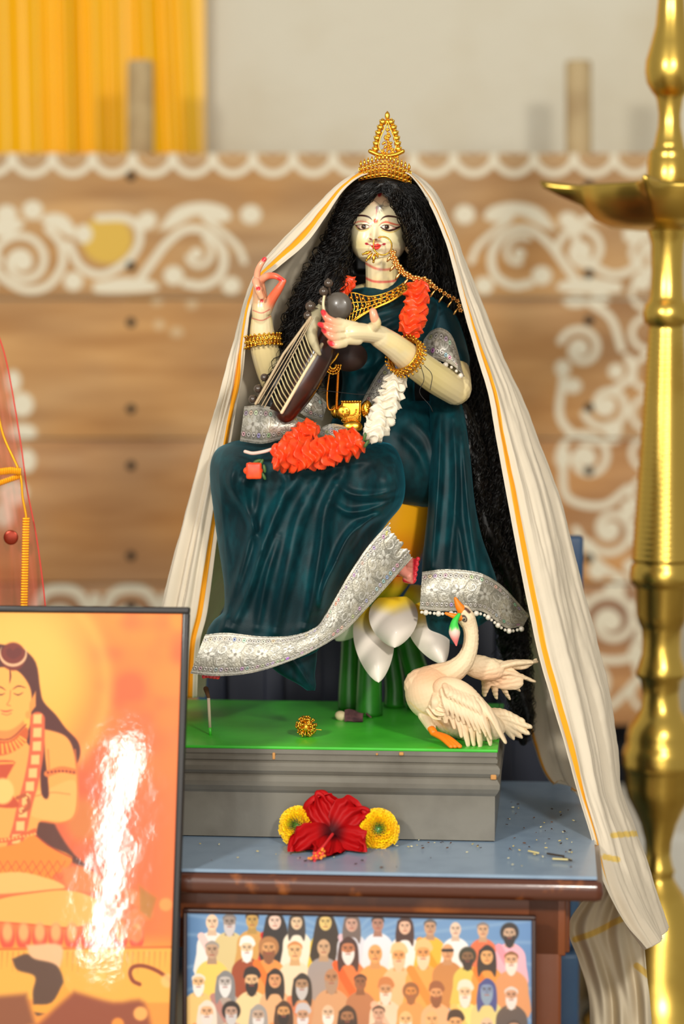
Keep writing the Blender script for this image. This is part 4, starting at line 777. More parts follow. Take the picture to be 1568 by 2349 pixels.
# hip and far side of the skirt
mk([(920, 800, 985, 3.30, 3.42), (960, 790, 1010, 3.27, 3.44), (1040, 780, 1040, 3.25, 3.46), (1110, 820, 1050, 3.26, 3.46), (1150, 850, 1045, 3.28, 3.45), (1163, 880, 1035, 3.31, 3.43)], 'skirt_back', ridges=[([(900, 980), (960, 1040), (990, 1120)], 12, .006), ([(940, 960), (985, 1010), (1000, 1100)], 10, .005)], n=160, ny=100, seed=5)
sk = [(1008, 560, 800, 3.22, 3.30), (1014, 530, 880, 3.20, 3.33), (1028, 500, 905, 3.175, 3.34), (1050, 486, 918, 3.155, 3.34), (1080, 481, 926, 3.148, 3.33), (1120, 483, 929, 3.146, 3.33), (1160, 488, 920, 3.15, 3.33), (1200, 493, 888, 3.152, 3.32),
      (1250, 500, 854, 3.15, 3.30), (1300, 508, 822, 3.145, 3.28), (1350, 514, 788, 3.142, 3.26), (1400, 512, 752, 3.14, 3.25), (1425, 488, 742, 3.138, 3.25), (1450, 474, 738, 3.136, 3.25), (1490, 470, 730, 3.137, 3.25), (1510, 480, 700, 3.15, 3.24)]
RG = [([(600, 1080), (560, 1110), (575, 1190), (600, 1260)], 10, .008), ([(540, 1060), (530, 1110), (560, 1170), (590, 1230)], 9, .006), ([(690, 1085), (640, 1160), (600, 1260), (570, 1350), (530, 1440)], 13, .014), ([(740, 1085), (690, 1180), (665, 1280), (640, 1400), (630, 1450)], 12, .015),
      ([(790, 1085), (750, 1160), (735, 1260), (715, 1380), (700, 1440)], 12, .014), ([(600, 1100), (585, 1180), (560, 1280), (530, 1380)], 10, .008), ([(840, 1180), (790, 1250), (750, 1340), (725, 1400)], 12, .010), ([(925, 1140), (860, 1165), (800, 1175), (760, 1150)], 9, .008),
      ([(925, 1120), (870, 1135), (810, 1135), (770, 1110)], 9, .008), ([(900, 1160), (850, 1190), (800, 1230), (770, 1290)], 9, .008), ([(905, 1060), (920, 1100), (915, 1140)], 12, .006), ([(650, 1090), (655, 1110), (640, 1150)], 6, .004), ([(880, 1180), (840, 1200), (800, 1260)], 7, .006),
      ([(500, 1100), (510, 1200), (530, 1300)], 12, .004), ([(640, 1230), (610, 1330), (590, 1440)], 9, .007), ([(670, 1060), (720, 1080), (800, 1065), (870, 1050)], 10, .004), ([(770, 1290), (745, 1340), (735, 1400)], 8, .008), ([(520, 1380), (515, 1430), (500, 1460)], 9, .006)]
mk(sk, 'skirt', ridges=RG, bumps=[(530, 1090, 50, 60, .030), (890, 1105, 45, 50, .028), (700, 1060, 120, 40, .008), (640, 1250, 90, 140, .012), (720, 1180, 40, 60, .006)], n=420, ny=420, e=.7, seed=8)
mk([(1470, 560, 728, 3.17, 3.21), (1510, 600, 726, 3.17, 3.20), (1545, 640, 722, 3.172, 3.20), (1570, 684, 724, 3.174, 3.195), (1584, 704, 722, 3.178, 3.19)], 'underskirt', ridges=[([(650, 1480), (690, 1540), (715, 1580)], 7, .006)], n=80, ny=80)
mk([(905, 985, 1052, 3.30, 3.33), (960, 985, 1066, 3.27, 3.31), (1050, 984, 1078, 3.245, 3.29), (1150, 982, 1088, 3.235, 3.28), (1230, 974, 1104, 3.23, 3.28), (1290, 968, 1125, 3.225, 3.285), (1345, 968, 1140, 3.222, 3.285), (1410, 975, 1130, 3.225, 3.28), (1455, 985, 1070, 3.24, 3.27), (1478, 1000, 1060, 3.245, 3.265)], 'hanging_sari_end',
   ridges=[([(1010, 950), (1005, 1100), (990, 1300)], 8, .010), ([(1040, 960), (1045, 1120), (1030, 1310)], 9, .011), ([(1060, 1000), (1075, 1180), (1095, 1320)], 8, .009), ([(1048, 1180), (1060, 1260), (1070, 1320)], 6, .006)], n=160, ny=200, seed=2)

one(tube([P(975, 705, 3.335), P(1005, 740, 3.333), P(1024, 790, 3.318), P(1036, 830, 3.295)], [mm(38), mm(44), mm(44), mm(42)], 26, samples=26), 'sleeve', m_vel, idol, col=(4, 50, 60))
one(tube([P(780, 705, 3.335), P(735, 760, 3.33), P(705, 810, 3.315)], [mm(38), mm(42), mm(40)], 26, samples=26), 'sleeve', m_vel, idol, col=(4, 50, 60))
# --- silver lace bands
m_lace = mat('silver_lace', vcol=True, rough=.34, metal=.35, bump=(900, .5, .0006), spec=.8)
def lace(name, A, Bq, Ya, Yb, bulge=.004, seed=0, wave=0, ncol=None, pearls=0, both=True, tear=0):
    """band between pixel curves A (upper) and B (lower); Ya, Yb lists of distances along it"""
    nu_ = max(60, int(np.sum(np.linalg.norm(np.diff(np.array(A, float), axis=0), axis=1))/1.0)); nv_ = 90
    a = crl(A, nu_); b = crl(Bq, nu_); t = np.linspace(0, 1, nu_); ya = np.interp(t, np.linspace(0, 1, len(Ya)), Ya); yb = np.interp(t, np.linspace(0, 1, len(Yb)), Yb)
    v = np.linspace(0, 1, nv_)[None, :]; X = a[:, 0:1]*(1-v)+b[:, 0:1]*v; Y = a[:, 1:2]*(1-v)+b[:, 1:2]*v
    wd = np.hypot(a[:, 0]-b[:, 0], a[:, 1]-b[:, 1]).mean(); s = np.r_[0, np.cumsum(np.linalg.norm(np.diff((a+b)/2, axis=0), axis=1))]
    if tear: 
        k = sm(.93, 1, t)[:, None]*tear*fbm(np.stack([v*9+0*X, X*0, X*0], -1), 1, 4, 3); X = X+k; Y = Y-k*.6
    D = ya[:, None]*(1-v)+yb[:, None]*v-bulge*np.sin(v*math.pi)-wave*np.sin(s[:, None]/17.0)*np.sin(v*math.pi*.5)
    S = s[:, None]+0*v; W = v*wd+0*S; c = Canvas(S, W, (166, 161, 146)); i = np.arange(c.X.size); hgt = np.zeros(c.X.size)
    P2 = np.stack([c.X, c.Y], -1); c.C += (vn(P2, .6, seed)*30)[:, None]; c.C += (vn(P2, .05, seed+1)*22)[:, None]*np.array([1, .9, .7])
    rgl = np.random.default_rng(seed); inn = 18
    for k in range(int(s[-1]/62)+1):
        cx = 24+k*62; cy = wd/2
        for j in range(5): 
            aa = R(j*72+k*20); c.ell(cx+9*math.cos(aa), cy+9*math.sin(aa), 6, 3.4, (200, 196, 184), rot=math.degrees(aa), soft=1)
        c.ell(cx, cy, 3, 3, (132, 126, 114), soft=1)
        for sg in (-1, 1):
            tt = np.linspace(0, 1, 16); ang = tt*4.6+.4; rr_ = 12*(1-.72*tt); ox = cx+31; oy = cy+sg*(wd*.14)
            c.stroke(np.stack([ox+rr_*np.cos(ang)*sg, oy+rr_*np.sin(ang)], -1), 2.2, (204, 200, 190), 1); c.stroke([(cx+12, cy+sg*4), (cx+22, cy+sg*wd*.28), (cx+40, cy+sg*wd*.26)], 2, (132, 128, 116), 1)
            c.ell(cx+46, cy+sg*wd*.25, 4, 2.4, (200, 196, 186), rot=30*sg, soft=1); c.ell(cx+52, cy+sg*wd*.08, 4, 2.4, (136, 132, 120), rot=-30*sg, soft=1)
    for y in (4, inn-3, wd-inn+3, wd-4): c.stroke([(0, y), (s[-1], y)], 1.8, (200, 194, 182), .8)
    for y in (inn-6+0.5-1, wd-inn+5.5): 
        for x in np.arange(6, s[-1], 11.5):
            tint = np.array([206, 200, 192])+rgl.normal(0, 24, 3)*(rgl.random() < .45); c.ell(x, y, 4.6, 4.6, (90, 84, 76), soft=.8); c.ell(x, y, 3.8, 3.8, np.clip(tint, 60, 255), soft=.7); c.ell(x, y, 1.3, 1.3, (30, 26, 24), soft=.6)
    lum = c.C.mean(1); D = D-(lum.reshape(D.shape)-150)/100*.0006
    V_ = P(X, Y, D); mb = MB(); col = lin(np.clip(c.C, 0, 255)); mb.add(grid(V_), col)
    mb.add(grid((V_+[0, .0016, 0])[::-1]), col.reshape(nu_, nv_, 3)[::-1].reshape(-1, 3)); o = mb.build(name, m_lace, idol)
    if pearls:
        mp = mat('pearl', (226, 216, 200), .25, coat=.5); q_ = MB()
        for k in range(pearls):
            x, y, r = [np.interp((k+.5)/pearls, np.linspace(0, 1, nu_), b[:, j]) for j in (0, 1)]+[6.5 if k % 3 == 1 else 3.8]
            q_.add(ball(P(x, y+6, np.interp((k+.5)/pearls, t, yb)-.002), mm(r), 8))
        q_.build('pearl_edging', mp, o)
    return o
lace('hem_border', [(470, 1456), (520, 1452), (600, 1460), (670, 1458), (722, 1440), (745, 1412), (770, 1370), (800, 1318), (840, 1258), (887, 1203)], [(436, 1545), (500, 1551), (575, 1544), (645, 1524), (720, 1492), (790, 1448), (850, 1386), (892, 1340), (918, 1310), (943, 1280)],
     [3.128, 3.128, 3.125, 3.122, 3.135], [3.12, 3.12, 3.12, 3.13, 3.15], seed=1, tear=14)
lace('sari_end_border', [(968, 1312), (1020, 1306), (1080, 1310), (1118, 1322), (1160, 1352), (1213, 1412)], [(962, 1398), (1010, 1402), (1070, 1402), (1110, 1405), (1160, 1440), (1200, 1436)], [3.215, 3.21, 3.215, 3.24, 3.27], [3.21, 3.205, 3.21, 3.23, 3.27], seed=2, pearls=26, bulge=.006)
lace('sleeve_border', [(972, 778), (990, 758), (1014, 753), (1040, 778), (1064, 862)], [(962, 808), (985, 822), (1010, 828), (1040, 840), (1070, 872)], [3.285, 3.262, 3.255, 3.262, 3.275], [3.27, 3.236, 3.225, 3.228, 3.25], seed=3, bulge=.014, pearls=9)
lace('sash_border', [(900, 815), (870, 850), (846, 890), (828, 925)], [(925, 838), (905, 870), (880, 905), (856, 935)], [3.255, 3.262, 3.265], [3.25, 3.255, 3.262], seed=4)
lace('left_sleeve_border', [(560, 932), (600, 930), (650, 942), (700, 962), (735, 975)], [(550, 1012), (600, 1018), (650, 1006), (690, 990), (735, 990)], [3.19, 3.165, 3.17, 3.2], [3.18, 3.155, 3.165, 3.2], seed=5, bulge=.014, wave=.002)
lace('waist_border', [(700, 880), (730, 905), (750, 925)], [(672, 935), (705, 958), (740, 965)], [3.23, 3.23, 3.24], [3.22, 3.22, 3.235], seed=6, bulge=.01)
lace('lap_border', [(728, 985), (760, 972), (795, 978)], [(735, 1000), (765, 1004), (800, 1000)], [3.2, 3.19, 3.2], [3.19, 3.18, 3.19], seed=7)

# --- hair: solid locks plus fine curls
m_hair = mat('black_hair', (9, 7, 6), .42, spec=.40, noise=(60, (30, 22, 16), .5, .8))
H = Lump(); strands = MB()
guides = []
def lock(pts, solid=.72, n=60, curl=4.5, amp_end=1.6, wl=34, th=1.1):
    p = np.array(pts, float); Wd = np.array([P(a, b, c) for a, b, c, _ in p]); r = np.array([mm(d) for *_, d in p])
    if solid: 
        q_ = cr(np.hstack([Wd, r[:, None]*solid]), 60); q_[:, :3] += np.stack([vn(q_[:, :3], 40, 3), vn(q_[:, :3], 40, 5), 0*q_[:, 0]], -1)*.006; H.add(tube(q_[:, :3], np.abs(q_[:, 3])*(1+.2*vn(q_[:, :3], 60, 9)), 18, flat=.8))
    guides.append((Wd, r, n, curl, amp_end, wl, th))
# cap over the skull
for (y, x0, x1, yf, yb_) in (): pass
capr = crl([(0, 398, 862, 905, 3.27, 3.36), (0, 412, 815, 945, 3.245, 3.385), (0, 440, 788, 970, 3.25, 3.40), (0, 480, 775, 988, 3.275, 3.41), (0, 530, 772, 1002, 3.31, 3.41), (0, 600, 768, 1016, 3.325, 3.41), (0, 700, 755, 1050, 3.34, 3.42), (0, 820, 730, 1085, 3.35, 3.43), (0, 950, 760, 1100, 3.37, 3.44)], 120)[:, 1:]
an_ = np.linspace(0, 2*math.pi, 90, endpoint=False); X = (capr[:, 1:2]+capr[:, 2:3])/2+(capr[:, 2:3]-capr[:, 1:2])/2*np.cos(an_); D = (capr[:, 3:4]+capr[:, 4:5])/2-(capr[:, 4:5]-capr[:, 3:4])/2*np.sign(np.sin(an_))*np.abs(np.sin(an_))**.9
# part the hair over the forehead: push the front back where the face shows
face = [(872, 441), (845, 455), (826, 476), (808, 500), (801, 540), (803, 580), (815, 625), (920, 625), (932, 580), (928, 545), (914, 510), (900, 470), (884, 447)]
cf = Canvas(X, capr[:, 0:1]+0*X, (0, 0, 0)); cf.poly(face, (255, 255, 255), 3); mk_ = cf.C[:, 0].reshape(X.shape)/255*(np.sin(an_) > 0)
D = D+mk_*(np.maximum(3.345-D, 0)); capv = P(X, capr[:, 0:1]+0*X, D); Hcap = loft(capv)
# left locks
lock([(868, 424, 3.245, 14), (835, 450, 3.245, 22), (797, 490, 3.258, 20), (780, 540, 3.268, 21), (772, 600, 3.27, 27), (752, 660, 3.25, 38), (715, 730, 3.235, 44), (682, 800, 3.225, 42), (648, 870, 3.21, 42), (622, 935, 3.20, 34)], n=200)
lock([(835, 430, 3.25, 18), (800, 470, 3.27, 22), (775, 530, 3.28, 24), (752, 600, 3.28, 28), (722, 660, 3.27, 32), (684, 740, 3.25, 32), (656, 820, 3.24, 30), (615, 900, 3.22, 26)], n=170, curl=6)
lock([(800, 450, 3.28, 22), (778, 510, 3.29, 18), (758, 560, 3.29, 20), (732, 610, 3.28, 22), (700, 670, 3.27, 24), (664, 730, 3.26, 20)], n=60, curl=8, solid=.4)
lock([(790, 520, 3.30, 30), (780, 600, 3.31, 36), (770, 680, 3.31, 40), (750, 780, 3.28, 40), (720, 860, 3.26, 40), (690, 930, 3.25, 30)], n=90)
# right locks
lock([(878, 424, 3.245, 14), (905, 448, 3.245, 22), (931, 485, 3.25, 24), (951, 530, 3.262, 25), (962, 580, 3.28, 28), (965, 630, 3.31, 34), (1000, 700, 3.35, 36), (1030, 780, 3.36, 36)], n=170)
lock([(905, 428, 3.26, 22), (945, 460, 3.27, 34), (975, 530, 3.30, 40), (1000, 610, 3.33, 44), (1025, 700, 3.35, 44), (1050, 790, 3.36, 44), (1078, 890, 3.35, 44), (1095, 990, 3.34, 46), (1110, 1080, 3.335, 50), (1130, 1180, 3.335, 52), (1148, 1280, 3.34, 50), (1165, 1380, 3.345, 44), (1180, 1480, 3.35, 40), (1190, 1580, 3.35, 34), (1200, 1660, 3.35, 26), (1196, 1700, 3.35, 18)], n=330, curl=5)
lock([(930, 430, 3.28, 20), (975, 480, 3.31, 30), (1010, 570, 3.34, 36), (1040, 680, 3.36, 36), (1068, 800, 3.36, 36), (1092, 920, 3.35, 34), (1110, 1040, 3.33, 34), (1128, 1150, 3.32, 34), (1110, 1260, 3.32, 38), (1140, 1360, 3.33, 36)], n=170, curl=5, solid=.8)
lock([(1060, 940, 3.31, 26), (1080, 1020, 3.30, 32), (1090, 1100, 3.30, 34), (1110, 1200, 3.305, 36), (1150, 1300, 3.32, 38), (1180, 1390, 3.33, 26)], n=110, curl=5)
V_, F_, _ = H.fuse(.0016, 3)
hair_mb = MB().add(Hcap).add((V_, F_)); hair = hair_mb.build('hair', m_hair, idol)
def strand_set(Wd, r, n, curl, amp_end, wl, th):
    L_ = np.sum(np.linalg.norm(np.diff(Wd, axis=0), axis=1)); ns = int(np.clip(L_/mm(5.5), 24, 190)); q_ = cr(np.hstack([Wd, r[:, None]]), ns); c0 = q_[:, :3]; rr_ = np.abs(q_[:, 3]); t, u, v = frames(c0); s = np.linspace(0, 1, ns)
    for k in range(n):
        a = rng.uniform(0, 2*math.pi); rad = math.sqrt(rng.uniform(.35, 1.05)); st = rng.uniform(0, .35)**1.3 if rng.random() < .6 else 0; en = rng.uniform(.6, 1.02)
        i0, i1 = int(st*ns), min(ns, int(en*ns))
        if i1-i0 < 8: continue
        sl = slice(i0, i1); ph, ph2 = rng.uniform(0, 6.3, 2); A = mm(curl)*rng.uniform(.4, 1.5)*np.interp(s[sl], [0, .2, 1], [.25, .8, amp_end]); fq = L_/mm(wl*rng.uniform(.7, 1.4))*2*math.pi
        dr = a+.5*np.sin(s[sl]*5+ph2); off = rr_[sl]*rad*(1+.12*np.sin(s[sl]*9+ph))
        p = c0[sl]+u[sl]*(np.cos(dr)*off+A*np.cos(fq*s[sl]+ph))[:, None]+v[sl]*(np.sin(dr)*off*.85+A*np.sin(fq*s[sl]+ph))[:, None]
        w_ = mm(th*rng.uniform(.5, 1.7)); ww = w_*np.sin(np.clip(np.linspace(0, 1, len(p)), .03, .97)*math.pi)**.35; strands.add(tube(p, ww, 3, round_=False))
for g_ in guides: strand_set(*g_)
# loose fringe over the brow and stray curls
for k in range(150):
    x0 = 872+rng.normal(0, 3); sg = -1 if rng.random() < .5 else 1; o = rng.uniform(0, 1)
    pts = [(x0, 436-o*22, 3.242), (x0+sg*(20+o*16), 452-o*24, 3.236), (x0+sg*(40+o*28)-6, 480-o*20, 3.248), (x0+sg*(62+o*26)-9, 520-o*10, 3.268), (x0+sg*(70+o*34)-8, 565, 3.29)]
    pp = cr(pts, 50); tt = np.linspace(0, 1, 50); pp[:, 0] += 3*np.sin(tt*rng.uniform(14, 30)+rng.uniform(0, 6)); pp[:, 1] += 2*np.sin(tt*rng.uniform(14, 30)); strands.add(tube(P(pp[:, 0], pp[:, 1], pp[:, 2]), mm(rng.uniform(.7, 1.8)), 3, round_=False))
for k in range(90):
    x, y = [(640+rng.uniform(0, 60), 720+rng.uniform(0, 140)), (715+rng.uniform(0, 50), 560+rng.uniform(0, 120)), (1140+rng.uniform(0, 60), 1400+rng.uniform(0, 240))][k % 3]; n_ = 26; a = rng.uniform(0, 6.3); tt = np.linspace(0, 1, n_)
    X_ = x+rng.uniform(8, 26)*np.cos(a+tt*rng.uniform(3, 8))*tt+rng.normal(0, 10)*tt; Y_ = y+rng.uniform(8, 22)*np.sin(a+tt*rng.uniform(3, 8))*tt+30*tt; strands.add(tube(P(X_, Y_, (3.24 if k % 3 < 2 else 3.33)+0*tt), mm(.7), 3, round_=False))
for pts in ([(964, 838), (972, 870), (962, 900), (985, 930), (992, 945)], [(972, 838), (990, 860), (986, 895)], [(640, 905), (700, 893), (760, 898), (830, 905), (870, 900)]):
    q_ = crl(pts, 30); strands.add(tube(P(q_[:, 0], q_[:, 1], 3.135+0*q_[:, 0]), mm(.8), 4, round_=False))
strands.build('curls', m_hair, hair)

# --- jewellery worn by the idol
def beads(lst, r, m=None, name='bead', parent=None, mb=None):
    mb = mb or MB()
    for p in lst: mb.add(ball(p, r, 7))
    return mb
YK = 3.262; cr_ = MB()
def pxt(pts, Y, r, n=6, s=0): 
    q_ = cr(pts, s) if s else np.array(pts, float); return tube(P(q_[:, 0], q_[:, 1], Y if q_.shape[1] < 3 else q_[:, 2]), mm(r), n)
# crown: curved band with three bead rows, and a tall leaf-shaped crest
bandf = lambda t, v: (823+t*119, 385-20*(1-abs(2*t-1)**1.5)+v*30+8*t+v*6*math.sin(t*3.14), 3.236+.030*abs(2*t-1)**1.7)
for v in (0, .34, .67, 1): cr_.add(pxt([bandf(t, v) for t in np.linspace(0, 1, 30)], 0, 1.5, 6))
for v, r, z_ in ((.17, 4.2, 0), (.5, 4.2, 0), (.84, 4.2, 0)):
    for k in range(13): x, y, Y = bandf((k+.5)/13, v); cr_.add(ball(P(x, y, Y-.002), mm(r), 7))
for k in range(14): x, y, Y = bandf((k+.5)/14, -.1); cr_.add(ball(P(x, y-4, Y), (mm(3.6), mm(3.2), mm(6)), 8)); cr_.add(ball(P(x, y-11, Y), mm(1.7), 6))
for k in range(14): x, y, Y = bandf(k/13, .5); cr_.add(tube([P(*bandf(k/13, 0)), P(*bandf(k/13, 1))], mm(1.1), 5))
o_c = cr_.build('crown', m_gold, idol)
cs = MB(); YC2 = 3.262
for sg in (-1, 1):
    for k in range(6):
        t = k/5; x = 887+sg*(9+17*(1-t)**.85+2*math.sin(t*3)); y = 342-t*62; cs.add(ball(P(x, y, YC2), (mm(8), mm(6), mm(7.6)), 9)); cs.add(ball(P(x+sg*6, y-3, YC2-.001), mm(2.6), 7)); cs.add(ball(P(x+sg*1, y-7, YC2-.001), mm(2.2), 6))
    cs.add(pxt([(888+sg*3, 358), (888+sg*19, 340), (888+sg*17, 320), (888+sg*8, 298), (888, 278)], YC2-.002, 1.4, 6, 24))
    cs.add(pxt([(886, 358), (886+sg*12, 356), (886+sg*22, 354), (886+sg*37, 347)], YC2-.003, 5.4, 10, 16)); cs.add(pxt([(887, 360), (887+sg*12, 364), (887+sg*26, 360)], YC2-.003, 2.2, 8, 12))
for k in range(60):
    y = 352-rng.uniform(0, 1)*58; w_ = 15*(y-280)/70; cs.add(ball(P(888+rng.uniform(-1, 1)*w_, y, YC2-.002), mm(rng.uniform(2.4, 3.6)), 7))
cs.add(ball(P(888, 266, YC2), (mm(6), mm(4), mm(10)), 9)); cs.add(ball(P(888, 279, YC2), mm(5), 8)); cs.add(pxt([(888, 366), (888, 300), (888, 256)], YC2+.001, 1.6, 6)); cs.build('crest', m_gold, o_c)
# neckline collar
up = crl([(762, 690), (790, 674), (812, 672), (850, 680), (895, 668), (932, 645)], 40); lo = crl([(772, 790), (800, 752), (815, 735), (850, 712), (898, 690), (938, 662)], 40); nk = MB()
YN = lambda t, v: 3.272-.014*math.sin(t*math.pi)-.006*v
for v in (0, .33, .66, .93, 1): nk.add(tube([P(*(up[i]*(1-v)+lo[i]*v), YN(i/39, v)) for i in range(40)], mm(2.4 if v > .9 else 1.8), 6))
for v, st in ((.16, 3), (.5, 3), (.8, 2)):
    for i in range(1, 39, st): nk.add(ball(P(*(up[i]*(1-v)+lo[i]*v), YN(i/39, v)-.001), mm(4.2 if v < .7 else 2.8), 7))
for i in range(0, 39, 2):
    a, b = up[i], lo[i]; j = min(39, i+2); nk.add(tube([P(*a, YN(i/39, 0)), P(*((up[j]+lo[j])/2), YN(i/39, .5)), P(*b, YN(i/39, 1))], mm(1.4), 5))
nk.build('necklace', m_gold, idol)
# waist buckle, chain and ear-shaped pendant
bk_ = MB(); c0 = P(805, 945, 3.205); bk_.add(box(c0, (mm(44), .005, mm(48)), bev=.003)); bk_.add(ball(P(789, 945, 3.207), (mm(22), .006, mm(20)), 10)); bk_.add(ball(P(841, 940, 3.207), (mm(13), .006, mm(22)), 10)); bk_.add(ball(P(808, 980, 3.20), (mm(24), .006, mm(16)), 10)); bk_.add(ball(P(768, 944, 3.21), (mm(10), .005, mm(16)), 10))
for k in range(9):
    a = math.pi*(k/8); bk_.add(ball(P(806+20*math.cos(a), 944+22*math.sin(a), 3.20), mm(2.6), 6)); bk_.add(ball(P(806+11*math.cos(a), 940+13*math.sin(a), 3.20), mm(2.2), 6))
for k in range(8): bk_.add(ball(P(784+k*6, 921, 3.20), mm(3), 6)); bk_.add(ball(P(832+rng.uniform(0, 18), 928+rng.uniform(0, 26), 3.20), mm(2.6), 6))
bk_.build('waist_buckle', m_gold, idol)
ck = MB()
for k in range(34): ck.add(ball(P(776-1.2*k/8, 838+k*3, 3.20+.0001*k), (mm(3.2), mm(3), mm(2.6)), 6))
ck.add(pxt([(756, 850), (750, 900), (752, 935), (762, 940), (772, 930)], 3.205, 2.2, 6, 20)); ck.build('waist_chain', mat('orange_gold', (226, 132, 30), .35, metal=.8), idol)
jh = MB()
for r_ in (8, 14, 20):
    for k in range(9): a = math.pi*k/8; jh.add(ball(P(763+r_*math.cos(a)*.9, 838+r_*math.sin(a), 3.175), mm(2.8), 6))
    jh.add(pxt([(763+r_*math.cos(a)*.9, 838+r_*math.sin(a)) for a in np.linspace(0, math.pi, 14)], 3.176, 1.4, 5))
jh.add(pxt([(755, 838), (768, 824), (775, 812)], 3.175, 2.6, 6)); jh.build('pendant', m_gold, idol)
# bangles
def bangle(c, axis, r, hgt, name, nz=26):
    ax_ = np.array(axis, float); ax_ /= np.linalg.norm(ax_); u = np.cross(ax_, [0, 1, 0]); u /= np.linalg.norm(u); v = np.cross(ax_, u); mb = MB(); c = np.array(c); pt = lambda a, h, q_=1.0: c+ax_*h+(u*math.cos(a)+v*math.sin(a))*r*q_
    for h, q_ in ((-hgt/2, 1), (hgt/2, 1.0), (0, .96)): mb.add(tube([pt(a, h, q_) for a in np.linspace(0, 2*math.pi, 50)], mm(2), 6, round_=False))
    for k in range(nz):
        a0, a1 = 2*math.pi*k/nz, 2*math.pi*(k+.5)/nz; a2 = 2*math.pi*(k+1)/nz; mb.add(tube([pt(a0, -hgt/2), pt(a1, hgt/2*1.25, 1.14), pt(a2, -hgt/2)], mm(1.8), 5)); mb.add(tube([pt(a0, hgt/2), pt(a1, -hgt/2*1.25, 1.14), pt(a2, hgt/2)], mm(1.8), 5))
        mb.add(ball(pt(a1, hgt*.62, 1.16), mm(3), 6)); mb.add(ball(pt(a0, 0, 1.12), mm(3.2), 6)); mb.add(ball(pt(a1, -hgt*.62, 1.16), mm(2.6), 6))
    return mb.build(name, m_gold, idol)
wa, wb = P(905, 795, 3.145), P(960, 840, 3.182); bangle(P(930, 817, 3.162), wb-wa, mm(39), mm(22), 'bangle'); bangle(P(603, 782, 3.215), P(607, 800, 3.22)-P(600, 740, 3.205)+np.array([0, -.018, 0]), mm(37), mm(20), 'bangle', 24)
# nose ring with drops, and the floral chain towards the hair
nr = MB(); nr.add(tube([P(877+21*math.cos(a), 564+21*math.sin(a), 3.250-.004*math.sin(a)) for a in np.linspace(-2.0, 2.9, 40)], mm(1.9), 7))
nr.add(pxt([(857, 572), (856, 558), (858, 550)], 3.252, 1.4, 6))
for (x, y, x1, y1) in ((850, 577, 832, 583), (853, 581, 840, 597), (858, 583, 856, 601), (862, 583, 866, 588)): nr.add(tube([P(x, y, 3.247), P((x+x1)/2, (y+y1)/2, 3.245), P(x1, y1, 3.246)], [mm(2), mm(4.4), mm(1.4)], 8)); nr.add(ball(P(x1, y1, 3.246), mm(2.8), 6))
o_n = nr.build('nose_ring', m_gold, idol)
cp = crl([(900, 572, 3.238), (903, 592, 3.236), (918, 618, 3.232), (935, 632, 3.228), (955, 640, 3.226), (975, 642, 3.228), (990, 655, 3.236), (1012, 668, 3.25), (1030, 680, 3.27), (1048, 690, 3.285), (1056, 712, 3.29)], 60); nc = MB(); nc.add(tube(P(cp[:, 0], cp[:, 1], cp[:, 2]), mm(1.3), 5))
m_rg = mat('rose_gold', (246, 190, 110), .25, metal=1.0)
for i in range(2, 60, 3):
    x, y, Y = cp[i]; b_ = i < 36
    for k in range(5): a = k*1.2566+i; nc.add(ball(P(x+(6 if b_ else 4)*math.cos(a), y+(5 if b_ else 3.6)*math.sin(a), Y-.001), mm(3.6 if b_ else 2.3), 6))
    if i % 2 == 0: nc.add(tube([P(x-3, y+6, Y), P(x-9, y+14, Y-.001), P(x-13, y+20, Y)], [mm(1.6), mm(4 if b_ else 2.6), mm(1.8)], 8))
nc.build('nose_chain', m_rg, o_n)
# ================================================================== THINGS HELD AND WORN LOOSE
# --- stringed instrument
m_dw = mat('dark_rosewood', (52, 22, 12), .28, noise=(24, (86, 36, 18), .5, .8), coat=.4)
m_gourd = mat('grey_gourd', (92, 84, 74), .35, noise=(20, (66, 60, 54), .4, .7), coat=.2, bump=(60, .2, .001))
m_iv = mat('ivory_trim', (226, 208, 168), .5); m_peg = mat('brown_peg', (74, 60, 48), .25, coat=.5)
vee = thing('veena', 'small dark wooden stringed instrument with grey gourd and round pegs, held by the idol', 'instrument', P(640, 950, 3.14))
one(tube([P(752, 748, 3.15), P(735, 800, 3.15), (P(690, 885, 3.15)), P(655, 945, 3.15)], [mm(20), mm(34), mm(36), mm(26)], 20, samples=30), 'wooden_body', m_dw, vee)
one(ball(P(800, 818, 3.20), (mm(42), .024, mm(34)), 14), 'lower_gourd', mat('dull_dark_wood', (40, 20, 12), .6), vee)
pa, pb, pc_, pd = (708, 758), (738, 796), (644, 948), (618, 938)
U_ = np.linspace(0, 1, 30)[:, None]; W_ = np.linspace(0, 1, 12)[None]; fx = (pa[0]*(1-U_)+pd[0]*U_)*(1-W_)+(pb[0]*(1-U_)+pc_[0]*U_)*W_; fy = (pa[1]*(1-U_)+pd[1]*U_)*(1-W_)+(pb[1]*(1-U_)+pc_[1]*U_)*W_
Vf = P(fx, fy, 3.125+.012*W_+0*U_); mbf = MB().add(grid(Vf)).add(grid((Vf+[0, .006, 0])[::-1])); fb = mbf.build('fretboard', mat('black_fretboard', (44, 36, 28), .4), vee)
fq = MB(); sq = np.array
for k in range(17):
    t = (k+.6)/17; a = sq(pa)*(1-t)+sq(pd)*t; b = sq(pb)*(1-t)+sq(pc_)*t; a = a*.8+b*.2; fq.add(tube([P(*(a+[-3, -30]), 3.119), P(*((a+b)/2+[-4, -12]), 3.116), P(*(b+[-2, 2]), 3.132)], mm(1.5), 5))
fq.build('frets', mat('fret_cream', (206, 190, 140), .4), vee)
one(tube([P(738, 790, 3.13), P(700, 852, 3.13), P(646, 946, 3.13)], mm(4), 8), 'edge_trim', m_iv, vee)
st = MB()
